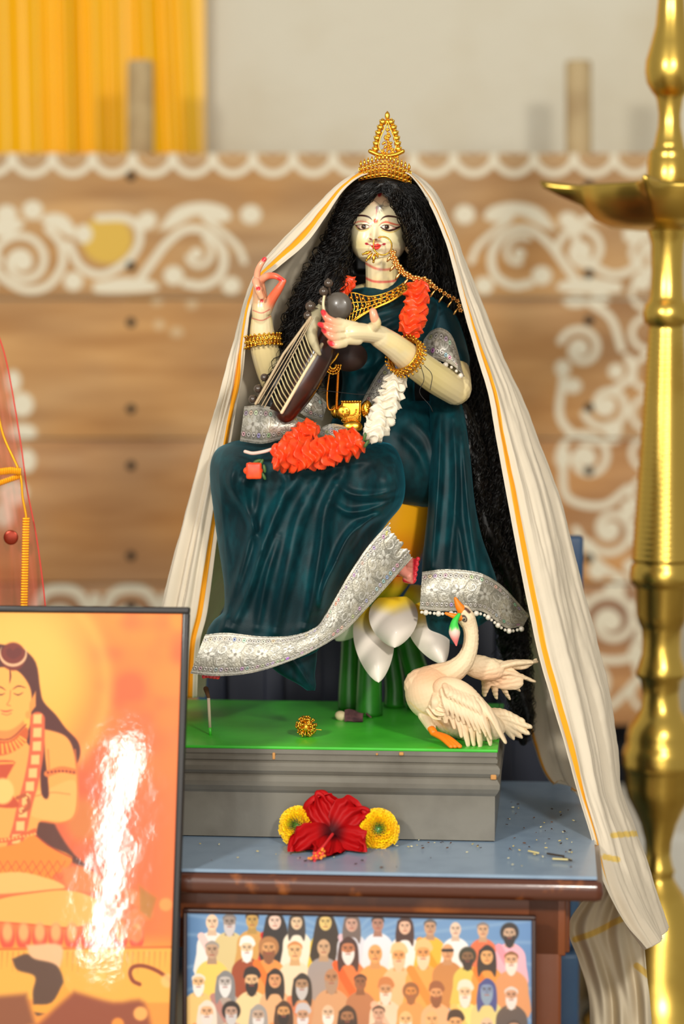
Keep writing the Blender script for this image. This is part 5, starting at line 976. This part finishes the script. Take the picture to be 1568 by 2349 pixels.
for o_ in (0, 5, 9): st.add(tube([P(708+o_, 730, 3.112), P(592+o_*1.6, 925+o_, 3.112)], mm(1.1), 5))
st.add(tube([P(712, 728, 3.114), P(650, 812, 3.112), P(586, 926, 3.112)], mm(3.2), 6)); st.build('strings', mat('string', (190, 166, 130), .5), vee)
hd = MB(); hd.add(tube([P(735, 705, 3.13), P(720, 730, 3.122), P(714, 765, 3.12), P(726, 800, 3.12), P(733, 812, 3.12)], [mm(9), mm(15), mm(13), mm(8), mm(4)], 14, samples=24)); hd.build('scroll_head', mat('aged_ivory', (196, 184, 146), .45, noise=(60, (150, 140, 110), .4, .6)), vee)
gM = rotm(z=-14, x=90); prg = [(2, -.012), (mm(20), -.0115), (mm(29), -.006), (mm(32), .002), (mm(30), .008), (mm(22), .012), (.0005, .013)]; prg[0] = (.0005, -.0125)
one(lathe(prg, P(776, 703, 3.13), 32, gM), 'end_gourd', m_gourd, vee)
one(tube([P(744, 674, 3.118), P(741, 700, 3.112), P(748, 728, 3.116), P(756, 738, 3.12)], mm(3), 7, samples=16), 'gourd_rim', m_iv, vee)
for (x, y, r, x1, y1) in ((753, 650, 9.5, 757, 676), (742, 669, 10, 750, 690), (712, 703, 11.5, 745, 716), (706, 724, 9.5, 740, 731), (738, 692, 8, 752, 700)):
    pg = MB(); pg.add(ball(P(x, y, 3.118), mm(r), 10)); pg.add(tube([P(x, y, 3.118), P(x1, y1, 3.125)], mm(2.4), 7)); pg.add(ball(P(x-1, y-r, 3.118), mm(2.6), 6)); pg.build('peg', m_peg, vee)

# --- garland of pleated ribbon
m_or = mat('orange_satin', (252, 80, 30), .36, sheen=.2, noise=(90, (240, 62, 24), .4, .6)); m_wr = mat('white_satin', (240, 230, 208), .4, sheen=.2)
gar = thing('ribbon_garland', 'garland of pleated orange and white satin ribbon around the idol and across her lap', 'garland', P(850, 1050, 3.2))
def ruffle(path, name, m, per=19, R0=33, seed=0, n=72):
    q_ = crl([(a, b, c*1.0, r) for a, b, c, r in path], 10); L_ = np.sum(np.hypot(np.diff(q_[:, 0]), np.diff(q_[:, 1]))); ns = int(L_/1.5); q_ = crl([(a, b, c*1.0, r) for a, b, c, r in path], ns)
    c = P(q_[:, 0], q_[:, 1], q_[:, 2]); t, u, v = frames(c); a = np.linspace(0, 2*math.pi, n, endpoint=False)[None, :]; s = (np.arange(ns)*1.5)[:, None]
    cell = np.floor(s/per); wig = 5*np.sin(2*a+seed)+4*np.sin(3*a+seed*2.1+s*.02)+2.5*np.sin(5*a+s*.05)
    ph = ((s+wig)/per) % 1.0; saw = np.where(ph < .72, (ph/.72)**.8, ((1-ph)/.28)**1.2); ci = np.floor((s+wig)/per)
    rad = q_[:, 3:4]*(.58+.42*saw)*(1+.10*np.sin(4*a+ci*1.9+seed)+.06*np.sin(9*a+ci*4.1))
    off = mm(7)*saw*np.sin(a*4+ci*1.3+seed)
    endt = sm(0, 10, s)*sm(0, 10, s[-1]-s); rad = rad*(.5+.5*endt); rad = mm(rad)
    Vr = c[:, None]+rad[..., None]*(np.cos(a)[..., None]*u[:, None]+np.sin(a)[..., None]*v[:, None])+off[..., None]*t[:, None]
    return one(loft(Vr), name, m, gar)
ruffle([(958, 650, 3.225, 27), (954, 690, 3.205, 30), (948, 730, 3.19, 30), (938, 772, 3.185, 28)], 'orange_ruffle', m_or, seed=1)
ruffle([(812, 642, 3.275, 14), (790, 655, 3.268, 22), (772, 672, 3.26, 24), (752, 695, 3.26, 16)], 'orange_ruffle', m_or, seed=2)
ruffle([(912, 858, 3.19, 26), (898, 900, 3.185, 30), (880, 945, 3.175, 32), (862, 985, 3.165, 30), (845, 1008, 3.16, 24)], 'white_ruffle', m_wr, seed=3)
ruffle([(828, 1006, 3.115, 34), (780, 1026, 3.105, 36), (730, 1040, 3.105, 36), (680, 1046, 3.105, 36), (625, 1048, 3.105, 34)], 'orange_ruffle', m_or, seed=4)
ruffle([(722, 972, 3.15, 24), (690, 1000, 3.145, 28), (655, 1028, 3.135, 28)], 'orange_ruffle', m_or, seed=5)
fl = MB()
for k in range(6):
    a = k*1.05; fl.add(ball(P(580+11*math.cos(a), 1080+10*math.sin(a), 3.10), (mm(11), .004, mm(9)), 9, rotm(y=math.degrees(a))))
fl.add(box(P(582, 1080, 3.097), (mm(34), .008, mm(36)), bev=.003)); fl.build('ribbon_flower', m_or, gar)
m_lf = mat('artificial_leaf', (64, 96, 40), .5)
for (x, y, a) in ((598, 1062, 60), (590, 1058, 20), (606, 1075, 100), (836, 1002, 80), (840, 1018, 60), (604, 1092, 120)): one(ball(P(x, y, 3.10), (mm(10), .002, mm(4)), 8, rotm(y=-a)), 'leaf', m_lf, gar)
one(pxt([(562, 1036, 3.125), (580, 1040, 3.12), (605, 1036, 3.115), (625, 1030, 3.12)], 0, 4, 8, 20), 'ribbon_tail', mat('pink_cord', (232, 196, 180), .7), gar)

# --- shawl
m_sh = mat('cotton_cloth', vcol=True, rough=.85, sheen=.1, bump=(700, .15, .0006)); nt_ = m_sh.node_tree
tr_ = nt_.nodes.new('ShaderNodeBsdfTranslucent'); mxs = nt_.nodes.new('ShaderNodeMixShader'); mxs.inputs[0].default_value = .18; at_ = [n for n in nt_.nodes if n.type == 'ATTRIBUTE'][0]
nt_.links.new(at_.outputs[0], tr_.inputs[0]); ou = [n for n in nt_.nodes if n.type == 'OUTPUT_MATERIAL'][0]; nt_.links.new(nt_.nodes['Principled BSDF'].outputs[0], mxs.inputs[1]); nt_.links.new(tr_.outputs[0], mxs.inputs[2]); nt_.links.new(mxs.outputs[0], ou.inputs[0])
E = [(452, 1600, 3.26), (458, 1480, 3.26), (476, 1400, 3.26), (496, 1250, 3.265), (516, 1100, 3.265), (540, 950, 3.25), (556, 860, 3.225), (566, 770, 3.205), (576, 700, 3.20), (600, 645, 3.215), (640, 612, 3.225), (700, 560, 3.235), (745, 500, 3.24), (785, 440, 3.245), (830, 404, 3.25), (885, 396, 3.252), (940, 402, 3.255), (985, 470, 3.262), (1018, 545, 3.258), (1040, 620, 3.245), (1060, 700, 3.235), (1085, 790, 3.22), (1118, 900, 3.21), (1136, 1000, 3.205), (1160, 1130, 3.20), (1184, 1260, 3.19), (1208, 1380, 3.18), (1234, 1500, 3.165), (1262, 1600, 3.15), (1292, 1700, 3.13), (1322, 1810, 3.11), (1352, 1910, 3.09), (1372, 1990, 3.07), (1395, 2050, 3.06), (1435, 2120, 3.06), (1482, 2176, 3.06)]
O = [(352, 1600, 3.29), (358, 1480, 3.29), (372, 1380, 3.29), (394, 1290, 3.29), (430, 1160, 3.29), (472, 1005, 3.28), (505, 900, 3.24), (532, 800, 3.25), (556, 705, 3.26), (582, 632, 3.265), (615, 582, 3.27), (675, 520, 3.275), (735, 458, 3.28), (790, 412, 3.285), (835, 390, 3.30), (885, 386, 3.31), (935, 392, 3.30), (992, 432, 3.295), (1038, 520, 3.29), (1066, 600, 3.29), (1106, 695, 3.29), (1148, 805, 3.29), (1195, 905, 3.285), (1232, 1000, 3.28), (1278, 1120, 3.275), (1308, 1230, 3.27), (1334, 1340, 3.265), (1368, 1470, 3.26), (1396, 1580, 3.25), (1414, 1700, 3.24), (1426, 1810, 3.225), (1458, 1900, 3.21), (1484, 1970, 3.19), (1500, 2020, 3.18), (1515, 2070, 3.17), (1532, 2128, 3.16)]
Bk = [(470, 1600, 3.40), (480, 1480, 3.42), (520, 1380, 3.44), (620, 1260, 3.46), (760, 1120, 3.47), (800, 1000, 3.47), (820, 900, 3.465), (830, 800, 3.46), (840, 700, 3.455), (850, 640, 3.45), (855, 600, 3.445), (860, 530, 3.44), (866, 480, 3.43), (872, 430, 3.41), (880, 408, 3.39), (885, 402, 3.38), (890, 408, 3.39), (895, 440, 3.41), (900, 520, 3.43), (905, 600, 3.445), (905, 700, 3.455), (905, 800, 3.46), (905, 900, 3.465), (910, 1000, 3.47), (960, 1130, 3.47), (1040, 1260, 3.46), (1120, 1370, 3.45), (1170, 1480, 3.44), (1200, 1600, 3.42), (1220, 1700, 3.39), (1258, 1792, 3.36), (1310, 1800, 3.33), (1400, 1930, 3.30), (1430, 2000, 3.27), (1450, 2050, 3.25), (1480, 2110, 3.22)]
nu_, nv_ = 760, 190
def dens(c):
    c = np.array(c, float); t = np.linspace(0, len(c)-1, nu_); q_ = np.vstack([2*c[0]-c[1], c, 2*c[-1]-c[-2]]); i = np.minimum(t.astype(int), len(c)-2); f = (t-i)[:, None]; a, b, d, e_ = q_[i], q_[i+1], q_[i+2], q_[i+3]
    r = 0.5*((2*b)+(d-a)*f+(2*a-5*b+4*d-e_)*f**2+(3*b-a-3*d+e_)*f**3); return P(r[:, 0], r[:, 1], r[:, 2])
E3, O3, B3 = dens(E), dens(O), dens(Bk)
vv = np.linspace(0, 1, nv_); G = np.zeros((nu_, nv_, 3))
for j, v in enumerate(vv):
    if v < .5:
        s = v/.5; base_ = E3*(1-s)+O3*s; bul = np.array([0, -1, 0])*(np.linalg.norm(O3-E3, axis=1)*.18*math.sin(s*math.pi))[:, None]; G[:, j] = base_+bul
    else:
        s = (v-.5)/.5; base_ = O3*(1-s)+B3*s; bul = np.array([0, 1, 0])*(np.linalg.norm(B3-O3, axis=1)*.10*math.sin(s*math.pi))[:, None]; G[:, j] = base_+bul
uu = np.linspace(0, 1, nu_)[:, None]; dst = np.concatenate([np.zeros((nu_, 1)), np.cumsum(np.linalg.norm(np.diff(G, axis=1), axis=2), axis=1)], 1); tot = np.linalg.norm(O3-E3, axis=1)[:, None]
du = np.gradient(G, axis=0); dv = np.gradient(G, axis=1); Nn = np.cross(du, dv); Nn /= np.linalg.norm(Nn, axis=2)[..., None]+1e-9
V01 = vv[None, :]+0*uu
amp = np.interp(np.linspace(0, 35, nu_), [0, 6, 12, 16, 20, 26, 35], [.006, .005, .0025, .0008, .0025, .005, .007])[:, None]
fold = .55*np.sin(V01*27+2.5*np.sin(uu*9)+3*vn(np.stack([V01*3, uu*3+0*V01, 0*V01], -1), 1, 8))+.3*np.sin(V01*61+2+2*np.sin(uu*14))+1.6*fbm(np.stack([V01*14, uu*6+0*V01, 0*V01], -1), 1, 2, 3)
keep = sm(0, .06, V01)*(1-.75*np.exp(-((V01-.5)/.03)**2))
G = G-Nn*(fold*amp*keep)[..., None]+Nn*(.0016*fbm(G, 35, 6, 4))[..., None]
base_c = np.tile(np.array([228, 215, 192.0]), (nu_, nv_, 1))
strp = sm(.0065, .0072, dst)*sm(.0145, .0138, dst)
wdt = np.interp(np.linspace(0, 35, nu_), [0, 8, 9, 13, 16, 19, 24, 29, 31, 33, 35], [1, 1, 1.9, 2.1, .7, .7, 1, 1, .55, 0, 0])[:, None]
strp = sm(.0062, .0069, dst)*sm(.0062+.0082*wdt, .0055+.0082*wdt, dst)*(wdt > .05)
base_c = base_c*(1-strp[..., None])+np.array([250, 168, 20.])*strp[..., None]
gpx, gpy = proj(G); scv = Canvas(gpx, gpy, (0, 0, 0)); scv.C = base_c.reshape(-1, 3)
for pts, w_ in (([(1405, 1916), (1462, 1912)], 13), ([(1386, 1966), (1415, 1972)], 13)): scv.stroke(pts, w_, (232, 198, 104), 1.5)
bst = sm(.0, .002, (dst[:, -1:]-dst)-.004)*sm(.014, .012, dst[:, -1:]-dst)*(uu > .78)*(uu < .9); scv.blend(np.arange(nu_*nv_), bst.ravel(), (246, 170, 30))
# drop the part that would cross behind the table top on the right
gV, gF = grid(G); scol = scv.rgb()
sh_mb = MB().add((gV, gF), scol)
# tail of the shawl hanging beside the table leg
tE = crl([(1392, 2010, 3.20), (1330, 2075, 3.22), (1302, 2130, 3.25), (1325, 2200, 3.25), (1350, 2290, 3.25), (1352, 2420, 3.25)], 160); tO = crl([(1462, 2010, 3.23), (1470, 2080, 3.23), (1475, 2150, 3.22), (1482, 2230, 3.23), (1490, 2300, 3.23), (1498, 2420, 3.24)], 160)
v_ = np.linspace(0, 1, 80)[None, :]; u_ = np.linspace(0, 1, 160)[:, None]; TX = tE[:, 0:1]*(1-v_)+tO[:, 0:1]*v_; TY = tE[:, 1:2]*(1-v_)+tO[:, 1:2]*v_; TD = tE[:, 2:3]*(1-v_)+tO[:, 2:3]*v_+.01*np.sin(v_*13+u_*2+u_*v_*5)+.005*np.sin(v_*29-u_*4)
TV = P(TX, TY, TD); tc = Canvas(TX, TY, (232, 218, 190)); tc.stroke([(1318, 2155), (1360, 2140), (1430, 2105)], 14, (234, 198, 104), 1.5); tc.stroke([(1460, 2215), (1490, 2240)], 14, (234, 198, 104), 1.5)
sh_mb.add(grid(TV), tc.rgb())
shawl = sh_mb.build('cotton_shawl', m_sh, label='long off white cotton shawl with a golden yellow stripe, draped over the idol', cat='shawl')
sd = shawl.modifiers.new('thickness', 'SOLIDIFY'); sd.thickness = .0009; sd.offset = 0

# --- small black bells on a stick by the shawl
pb_ = MB()
for x, y, r in ((606, 866, 9), (592, 892, 10), (580, 916, 10), (598, 905, 7)): pb_.add(ball(P(x, y, 3.15), mm(r), 9))
pb_.build('lower_pegs', m_peg, vee)

# ================================================================== SWAN
m_sw = mat('cream_resin', vcol=True, rough=.6, bump=(160, .25, .0008)); m_swo = mat('orange_enamel', (246, 128, 14), .45); 
sb_ = onz(1040, 1706, BTZ); swan = thing('swan_figurine', 'cream and peach swan figurine with a spread wing, on the corner of the pedestal', 'figurine', sb_)
S = Lump(); YQ = 3.14
def sc_(pts, flat=1., n=14, s=20): 
    p = np.array([P(a, b, c) for a, b, c, _ in pts]); r = np.array([mm(d, YQ) for *_, d in pts]); S.add(tube(p, r, n, samples=s, flat=flat))
S.add(ball(P(990, 1590, YQ), (mm(60), .036, mm(62)), 20, rotm(y=-20))); S.add(ball(P(1040, 1625, YQ+.005), (mm(86), .040, mm(60)), 20, rotm(y=28))); S.add(ball(P(1080, 1660, YQ+.01), (mm(78), .030, mm(40)), 16, rotm(y=12)))
sc_([(965, 1572, YQ, 40), (1000, 1556, YQ, 34), (1035, 1542, YQ, 28), (1062, 1520, YQ, 23), (1076, 1492, YQ, 19), (1080, 1462, YQ, 17.5), (1077, 1436, YQ, 18), (1068, 1416, YQ-.002, 21), (1064, 1404, YQ-.004, 17)], s=50)
for (x, y, r) in ((1215, 1666, 10), (1210, 1680, 10), (1195, 1688, 9), (1178, 1690, 9), (1200, 1652, 9)): sc_([(1100, 1640, YQ+.02, 26), (1150, 1648+(y-1670)*.6, YQ+.022, 20), (x-4, y, YQ+.024, r*1.05)], flat=.6)
# near wing
S.add(ball(P(1050, 1598, YQ-.034), (mm(62), .014, mm(36)), 16, rotm(y=32)))
wt = [((1085, 1590), (1125, 1640), (1157, 1700), 11), ((1078, 1592), (1110, 1650), (1124, 1705), 10), ((1065, 1595), (1095, 1650), (1101, 1715), 11), ((1055, 1600), (1078, 1650), (1086, 1707), 9), ((1045, 1600), (1062, 1650), (1073, 1708), 9), ((1035, 1600), (1050, 1640), (1058, 1688), 8),
      ((1030, 1595), (1035, 1630), (1042, 1668), 8), ((1020, 1595), (1020, 1625), (1022, 1655), 8), ((1010, 1590), (1010, 1615), (1008, 1645), 7), ((1000, 1590), (998, 1610), (994, 1630), 7)]
for i, (a, b, c, r) in enumerate(wt): sc_([(*a, YQ-.035, r*1.3), (*b, YQ-.046-.0012*(i % 2), r*1.45), (*c, YQ-.045, r*.7)], flat=.5)
for i in range(9): x = 1015+i*10; y = 1590+i*3; sc_([(x, y-6, YQ-.046, 8), (x+8+i, y+26+i*2, YQ-.055, 8), (x+12+i*2.4, y+48+i*4, YQ-.053, 4)], flat=.5)
for i in range(8): x = 1020+i*9; y = 1572+i*4; sc_([(x, y, YQ-.046, 7), (x+6+i, y+16+i, YQ-.055, 7), (x+10+i*2, y+32+i*2, YQ-.054, 3.5)], flat=.5)
for i in range(6): x = 1012-i*6; y = 1585+i*9; sc_([(x, y, YQ-.040, 7), (x+12, y+16, YQ-.048, 6), (x+26, y+20, YQ-.05, 3.5)], flat=.5)
# far wing
S.add(ball(P(1105, 1532, YQ+.035), (mm(52), .012, mm(28)), 14, rotm(y=14))); S.add(ball(P(1138, 1546, YQ+.044), (mm(66), .008, mm(30)), 14, rotm(y=22)))
for (x, y, r) in ((1226, 1518, 11), (1222, 1562, 10), (1188, 1582, 9), (1166, 1600, 9), (1137, 1598, 9), (1110, 1592, 9)): sc_([(1085+(x-1110)*.2, 1540, YQ+.035, 20), ((1100+x)/2+8, (1530+y)/2-4+abs(x-1160)*.03, YQ+.045, 18), (x, y, YQ+.055, r*.85)], flat=.45)
sc_([(1075, 1530, YQ+.03, 16), (1120, 1518, YQ+.045, 14), (1170, 1528, YQ+.052, 12), (1205, 1528, YQ+.055, 9), (1228, 1514, YQ+.056, 5)], flat=.7)
sc_([(975, 1640, YQ-.015, 18), (988, 1668, YQ-.018, 12)]); sc_([(1010, 1650, YQ+.02, 16), (1015, 1680, YQ+.02, 9)])
Vs, Fs, Ns = S.fuse(.0007, 3, .5)
sx_, sy_ = proj(Vs)
# engraved feather grooves
gd = np.zeros(len(Vs)); fl_ = sm(1555, 1600, sy_)*sm(985, 1015, sx_)+sm(1085, 1110, sx_)*sm(1610, 1560, sy_); ang_ = np.where(sy_ < 1600, sx_*.18+sy_*.75, sx_*.75-sy_*.33)
gd = np.clip(fl_, 0, 1)*np.sin(ang_*.8+2*vn(Vs, 120, 3))*.00022+vn(Vs, 500, 8)*.00025*sm(1620, 1500, sx_*0+sy_); Vs = Vs+Ns*gd[:, None]
swc = Canvas(sx_, sy_, (234, 210, 172)); i_ = np.arange(len(sx_)); gq = fbm(Vs, 45, 6, 3)
swc.blend(i_, np.exp(-((sx_-985)/50)**2-((sy_-1550)/34)**2)*.95, (226, 172, 128)); swc.blend(i_, np.exp(-((sx_-1135)/48)**2-((sy_-1560)/24)**2)*.8, (228, 174, 134)); swc.blend(i_, np.exp(-((sx_-1070)/46)**2-((sy_-1650)/34)**2)*.5*(.6+gq), (236, 190, 152)); swc.blend(i_, np.clip(gq+.1, 0, 1)*.6, (234, 196, 158)); swc.blend(i_, np.exp(-((sx_-960)/40)**2-((sy_-1595)/20)**2)*.5, (232, 190, 148))
swc.stroke([(938, 1610), (965, 1632), (1000, 1650), (1030, 1680)], 3, (236, 196, 120), 2, .6)
swc.ell(1064, 1419, 9, 6.5, (60, 44, 34), rot=60, soft=1.2); swc.ell(1064, 1420, 5, 3.6, (176, 160, 130), rot=60, soft=.8); swc.ell(1064, 1421, 2.6, 2.6, (16, 12, 10), soft=.6); swc.stroke([(1050, 1422), (1056, 1402), (1066, 1396), (1076, 1404)], 6, (88, 56, 44), 1.5)
one((Vs, Fs), 'body', m_sw, swan, col=swc.rgb())
bl = MB(); bl.add(tube([P(1062, 1404, YQ-.006), P(1052, 1390, YQ-.008), P(1044, 1373, YQ-.01)], [mm(12), mm(9), mm(3.6)], 12, samples=14)); bl.add(tube([P(1056, 1416, YQ-.008), P(1040, 1413, YQ-.012), P(1022, 1407, YQ-.014)], [mm(9), mm(6), mm(3)], 12, samples=14)); bl.build('beak', m_swo, swan)
ftm = MB(); ftm.add(tube([P(984, 1664, YQ-.018), P(994, 1680, YQ-.026)], [mm(8), mm(9)], 10))
f0 = P(994, 1682, YQ-.026); tz = BTZ+mm(5); 
for dx in (-.001, .004, .010): ftm.add(tube([f0, [f0[0]+dx*.5+.012, f0[1]-.016, (f0[2]+tz)/2+.002], [f0[0]+dx+.022, f0[1]-.034, tz]], [mm(8), mm(9), mm(6)], 10, samples=12, flat=.8))
ftm.build('foot', m_swo, swan)
bud = MB(); bt_ = tube([P(1052, 1410, YQ-.014), P(1042, 1428, YQ-.018), P(1042, 1452, YQ-.02), P(1046, 1480, YQ-.02)], [mm(4), mm(8), mm(12.5), mm(2)], 16, samples=30); bx, by = proj(bt_[0]); bc = Canvas(bx, by, (240, 206, 190)); bi = np.arange(len(bx)); bc.blend(bi, sm(1448, 1438, by+3*np.sin(bx)), (60, 200, 70)); bc.blend(bi, sm(1452, 1474, by), (238, 120, 120)); bud.add(bt_, bc.rgb()); bud.build('flower_bud', mat('painted_bud', vcol=True, rough=.45), swan)

# ================================================================== SMALL THINGS ON THE PEDESTAL
p0 = onz(482, 1686, BTZ); ic = thing('incense_stub', 'burnt incense stub standing upright at the left of the green pedestal top', 'incense stick', p0)
q1 = P(478, 1600, p0[1]); q2 = P(472, 1580, p0[1]); mid = p0*.35+q1*.65; low = p0*.8+q1*.2
one(tube([p0, low], mm(3.4), 8, round_=False), 'green_foot', m_green, ic); one(tube([low, mid, q1], mm(3.6), 8, round_=False), 'stick', mat('ash_stick', (196, 176, 150), .8), ic); one(tube([q1, (q1+q2)/2, q2], [mm(3.8), mm(5), mm(6)], 8), 'charred_tip', mat('charred', (92, 56, 30), .9, bump=(300, .5, .001)), ic)
g0 = onz(702, 1692, BTZ); oc = g0+np.array([0, .004, mm(24)]); om = MB(); om.add(ball(oc, mm(15), 10))
for k in range(120):
    d_ = rng.normal(0, 1, 3); d_ /= np.linalg.norm(d_); om.add(tube([oc+d_*mm(12), oc+d_*mm(21)], mm(1.4), 4, round_=False)); om.add(ball(oc+d_*mm(23), mm(2.9), 5))
om.add(tube([oc+[mm(20), 0, -mm(6)], oc+[mm(34), 0, -mm(8)]], mm(1.4), 5)); om.build('gold_ear_stud', m_gold, label='small round gold beaded ear stud lying on the green pedestal top', cat='jewellery')
m_dp = mat('dry_purple_petal', (112, 72, 74), .7, noise=(60, (70, 44, 50), .4, .6)); m_cp = mat('garlic_skin', (224, 204, 160), .6)
g1 = onz(810, 1654, BTZ); gp_ = thing('dried_petal', 'dried purple and cream flower petal lying near the lotus stem', 'petal', g1)
one(ball(onz(782, 1652, BTZ)+[0, 0, mm(10)], (mm(15), .008, mm(12)), 10, rotm(y=15)), 'cream_tip', m_cp, gp_)
v4 = P(*np.meshgrid(np.linspace(790, 832, 24), np.linspace(1636, 1656, 10)), g1[1]-.004); v4[..., 2] += .003*np.sin(v4[..., 0]*160); v4[..., 2] = np.maximum(v4[..., 2], BTZ+.001); v4[..., 1] += np.linspace(.012, -.01, 10)[:, None]
mbp = MB().add(grid(v4)).add(grid((v4+[0, .0008, .0008])[::-1])); mbp.add(tube([onz(826, 1648, BTZ)+[0, 0, .004], onz(838, 1644, BTZ)+[0, 0, .005], onz(850, 1650, BTZ)+[0, 0, .003]], [mm(5), mm(4), mm(2)], 8)); mbp.build('purple_curl', m_dp, gp_)

# marigolds and hibiscus on the table against the pedestal
def mar_col(n, gcol, seed): pass
m_mg = mat('marigold_yellow', vcol=True, rough=.55, sheen=.1)
def marigold(cx, cy, r, Y, tilt, label, seed):
    rg_ = np.random.default_rng(seed); c0 = P(cx, cy, Y); mb = MB(); nrm = np.array(tilt, float); nrm /= np.linalg.norm(nrm); a_ = np.cross(nrm, [0, 0, 1]); a_ /= np.linalg.norm(a_); b_ = np.cross(nrm, a_)
    for k in range(260):
        f = math.sqrt((k+.5)/260); th = k*2.39996; el = f*1.45; rad = mm(r)*math.sin(el)/math.sin(1.45); h = mm(r)*.75*(math.cos(el)); d_ = a_*math.cos(th)+b_*math.sin(th); p = c0+d_*rad*.86+nrm*h; out = d_*math.sin(el)+nrm*math.cos(el)*.9; out /= np.linalg.norm(out); sd_ = np.cross(out, nrm+.01); sd_ /= np.linalg.norm(sd_)+1e-9; up_ = np.cross(sd_, out)
        L_ = mm(rg_.uniform(7, 11)*(.55+.6*f)); w_ = mm(rg_.uniform(4.5, 7)*(.5+.7*f)); u5 = np.linspace(0, 1, 5)[:, None]; v5 = np.linspace(-1, 1, 7)[None]
        Vp = p-out*mm(5)+(u5*L_*1.4)[..., None]*out+(v5*w_*(.35+.75*u5))[..., None]*sd_+((v5**2*w_*.5)+np.sin(v5*6+k)*w_*.22*u5+u5*0)[..., None]*up_
        g_ = 1-f; cc_ = np.array([254, 222-rg_.uniform(0, 34), 6.])*(1-.35*max(0, .35-f)/.35)+np.array([-60, 0, 30])*max(0, .3-f)/.3; cc_ = np.clip(cc_-rg_.uniform(0, 14), 0, 255); mb.add(grid(Vp), cc_)
    root = thing('marigold', label, 'flower', c0-[0, 0, mm(r)], 'marigolds on either side of the hibiscus'); mb.build('petals', m_mg, root); one(tube([c0-nrm*.004, c0-nrm*.010, c0-nrm*.018], [mm(20), mm(14), mm(5)], 12), 'calyx', m_stem, root)
Yp = lambda x: 3.07+(1141-x)*mm(1)*math.tan(R(5))
marigold(684, 1896, 40, Yp(684)-.032, (-.55, -1, .42), 'yellow marigold partly hidden behind the left of the red hibiscus', 3)
marigold(866, 1904, 42, Yp(866)-.034, (.12, -1, .35), 'yellow marigold in full view, right of the red hibiscus', 4)
hb = thing('hibiscus', 'red hibiscus flower with long stamen lying against the grey pedestal', 'flower', onz(760, 1968, TZ+.002))
m_hib = mat('red_petal', vcol=True, rough=.55, spec=.2)
def hcol(u, v):
    c = Canvas(u*100, v*100, (170, 4, 8)); i = np.arange(c.X.size); c.blend(i, sm(38, 6, c.X+np.abs(c.Y)*.15), (64, 2, 8)); vein = np.abs(np.sin(c.Y*.22))**8; c.blend(i, vein*.35*sm(10, 50, c.X), (140, 2, 10)); c.blend(i, sm(80, 100, c.X)*.4, (190, 16, 20)); return c.rgb()
hY = Yp(765)-.052
for (tip, wd_, yt, bl_, sd2, up_) in (((728, 1820), 70, hY+.02, .004, 1, (-6, 0)), ((842, 1862), 84, hY+.012, .006, 2, (0, -8)), ((832, 1956), 74, onz(832, 1958, TZ)[1]-.001, .008, 3, (8, 6)), ((748, 1966), 62, onz(748, 1966, TZ)[1]-.004, .006, 5, (0, 4)), ((668, 1956), 80, onz(668, 1956, TZ)[1]-.004, .008, 4, (-4, 4))):
    petal((762, 1912), tip, wd_, hY-.002, yt, bl_, 'petal', m_hib, hb, hcol, 60, 44, up_, ruffle=9, power=.55, seed=sd2, tw=-.45)
sp = [P(762, 1914, hY-.012), P(744, 1938, hY-.052), P(725, 1962, hY-.070), P(721, 1975, hY-.076)]; stm = one(tube(sp, [mm(3.6), mm(3), mm(4.5), mm(3)], 8, samples=20), 'stamen', mat('stamen_red', (222, 48, 52), .4), hb)
an2 = MB()
for k in range(46):
    t = rng.uniform(.45, 1); p = sp[1]*(1-t)+sp[3]*t; d_ = rng.normal(0, 1, 3); d_[1] = -abs(d_[1])*.6; d_ /= np.linalg.norm(d_); e_ = p+d_*mm(rng.uniform(7, 14)); e_[2] = max(e_[2], TZ+.004); an2.add(ball(e_, mm(2.9), 6), (244, 150, 40) if k % 3 else (220, 60, 60)); an2.add(tube([p, e_], mm(.7), 4, round_=False), (226, 60, 60))
for k in range(5): e_ = P(708+k*7, 1986+(k % 2)*3, hY-.084); an2.add(ball(e_, mm(3), 7), (120, 6, 22)); an2.add(tube([sp[3], e_], mm(.9), 4, round_=False), (214, 60, 60))
an2.build('anthers', mat('anther', vcol=True, rough=.5), stm)

# spent matchsticks and crumbs on the table
m_ms = mat('matchwood', (206, 190, 130), .8); m_msd = mat('burnt_wood', (58, 46, 36), .9)
ms = [((1255, 1958), (1292, 1964), m_msd, 'dark burnt matchstick, uppermost of those lying near the front right table corner'), ((1268, 1970), (1308, 1972), m_ms, 'pale short matchstick lying below the dark burnt one near the table corner'),
      ((1292, 1968), (1310, 1974), m_msd, 'very short dark matchstick piece beside the pale one near the table corner'), ((1212, 1952), (1234, 1957), m_ms, 'pale matchstick lying alone left of the burnt ones on the blue table top')]
for a, b, m_, lb in ms:
    A, B_ = onz(*a, TZ+.0038), onz(*b, TZ+.0038); one(tube([A, B_], mm(2.2), 6), 'matchstick', m_, label=lb, cat='matchstick', group='spent matchsticks on the table')
cr2 = MB()
for k in range(90):
    x, y = (rng.uniform(1150, 1330), rng.uniform(1840, 1990)) if k < 50 else (rng.uniform(430, 1180), rng.uniform(1925, 1990)) if k < 75 else (rng.uniform(900, 1140), rng.uniform(1932, 1945))
    a = rng.uniform(0, 3.1); l_ = rng.uniform(1, 5); A = onz(x, y, TZ+.0028); cr2.add(tube([A, A+np.array([math.cos(a), math.sin(a)*1.5, 0])*mm(l_)], mm(rng.uniform(.8, 1.7)), 5), [(196, 176, 110), (96, 60, 36), (60, 40, 30), (214, 204, 160)][k % 4])
cr2.build('crumbs', mat('crumb', vcol=True, rough=.8), label='scattered dry crumbs and flower bits on the blue table top', cat='crumbs', kind='stuff')
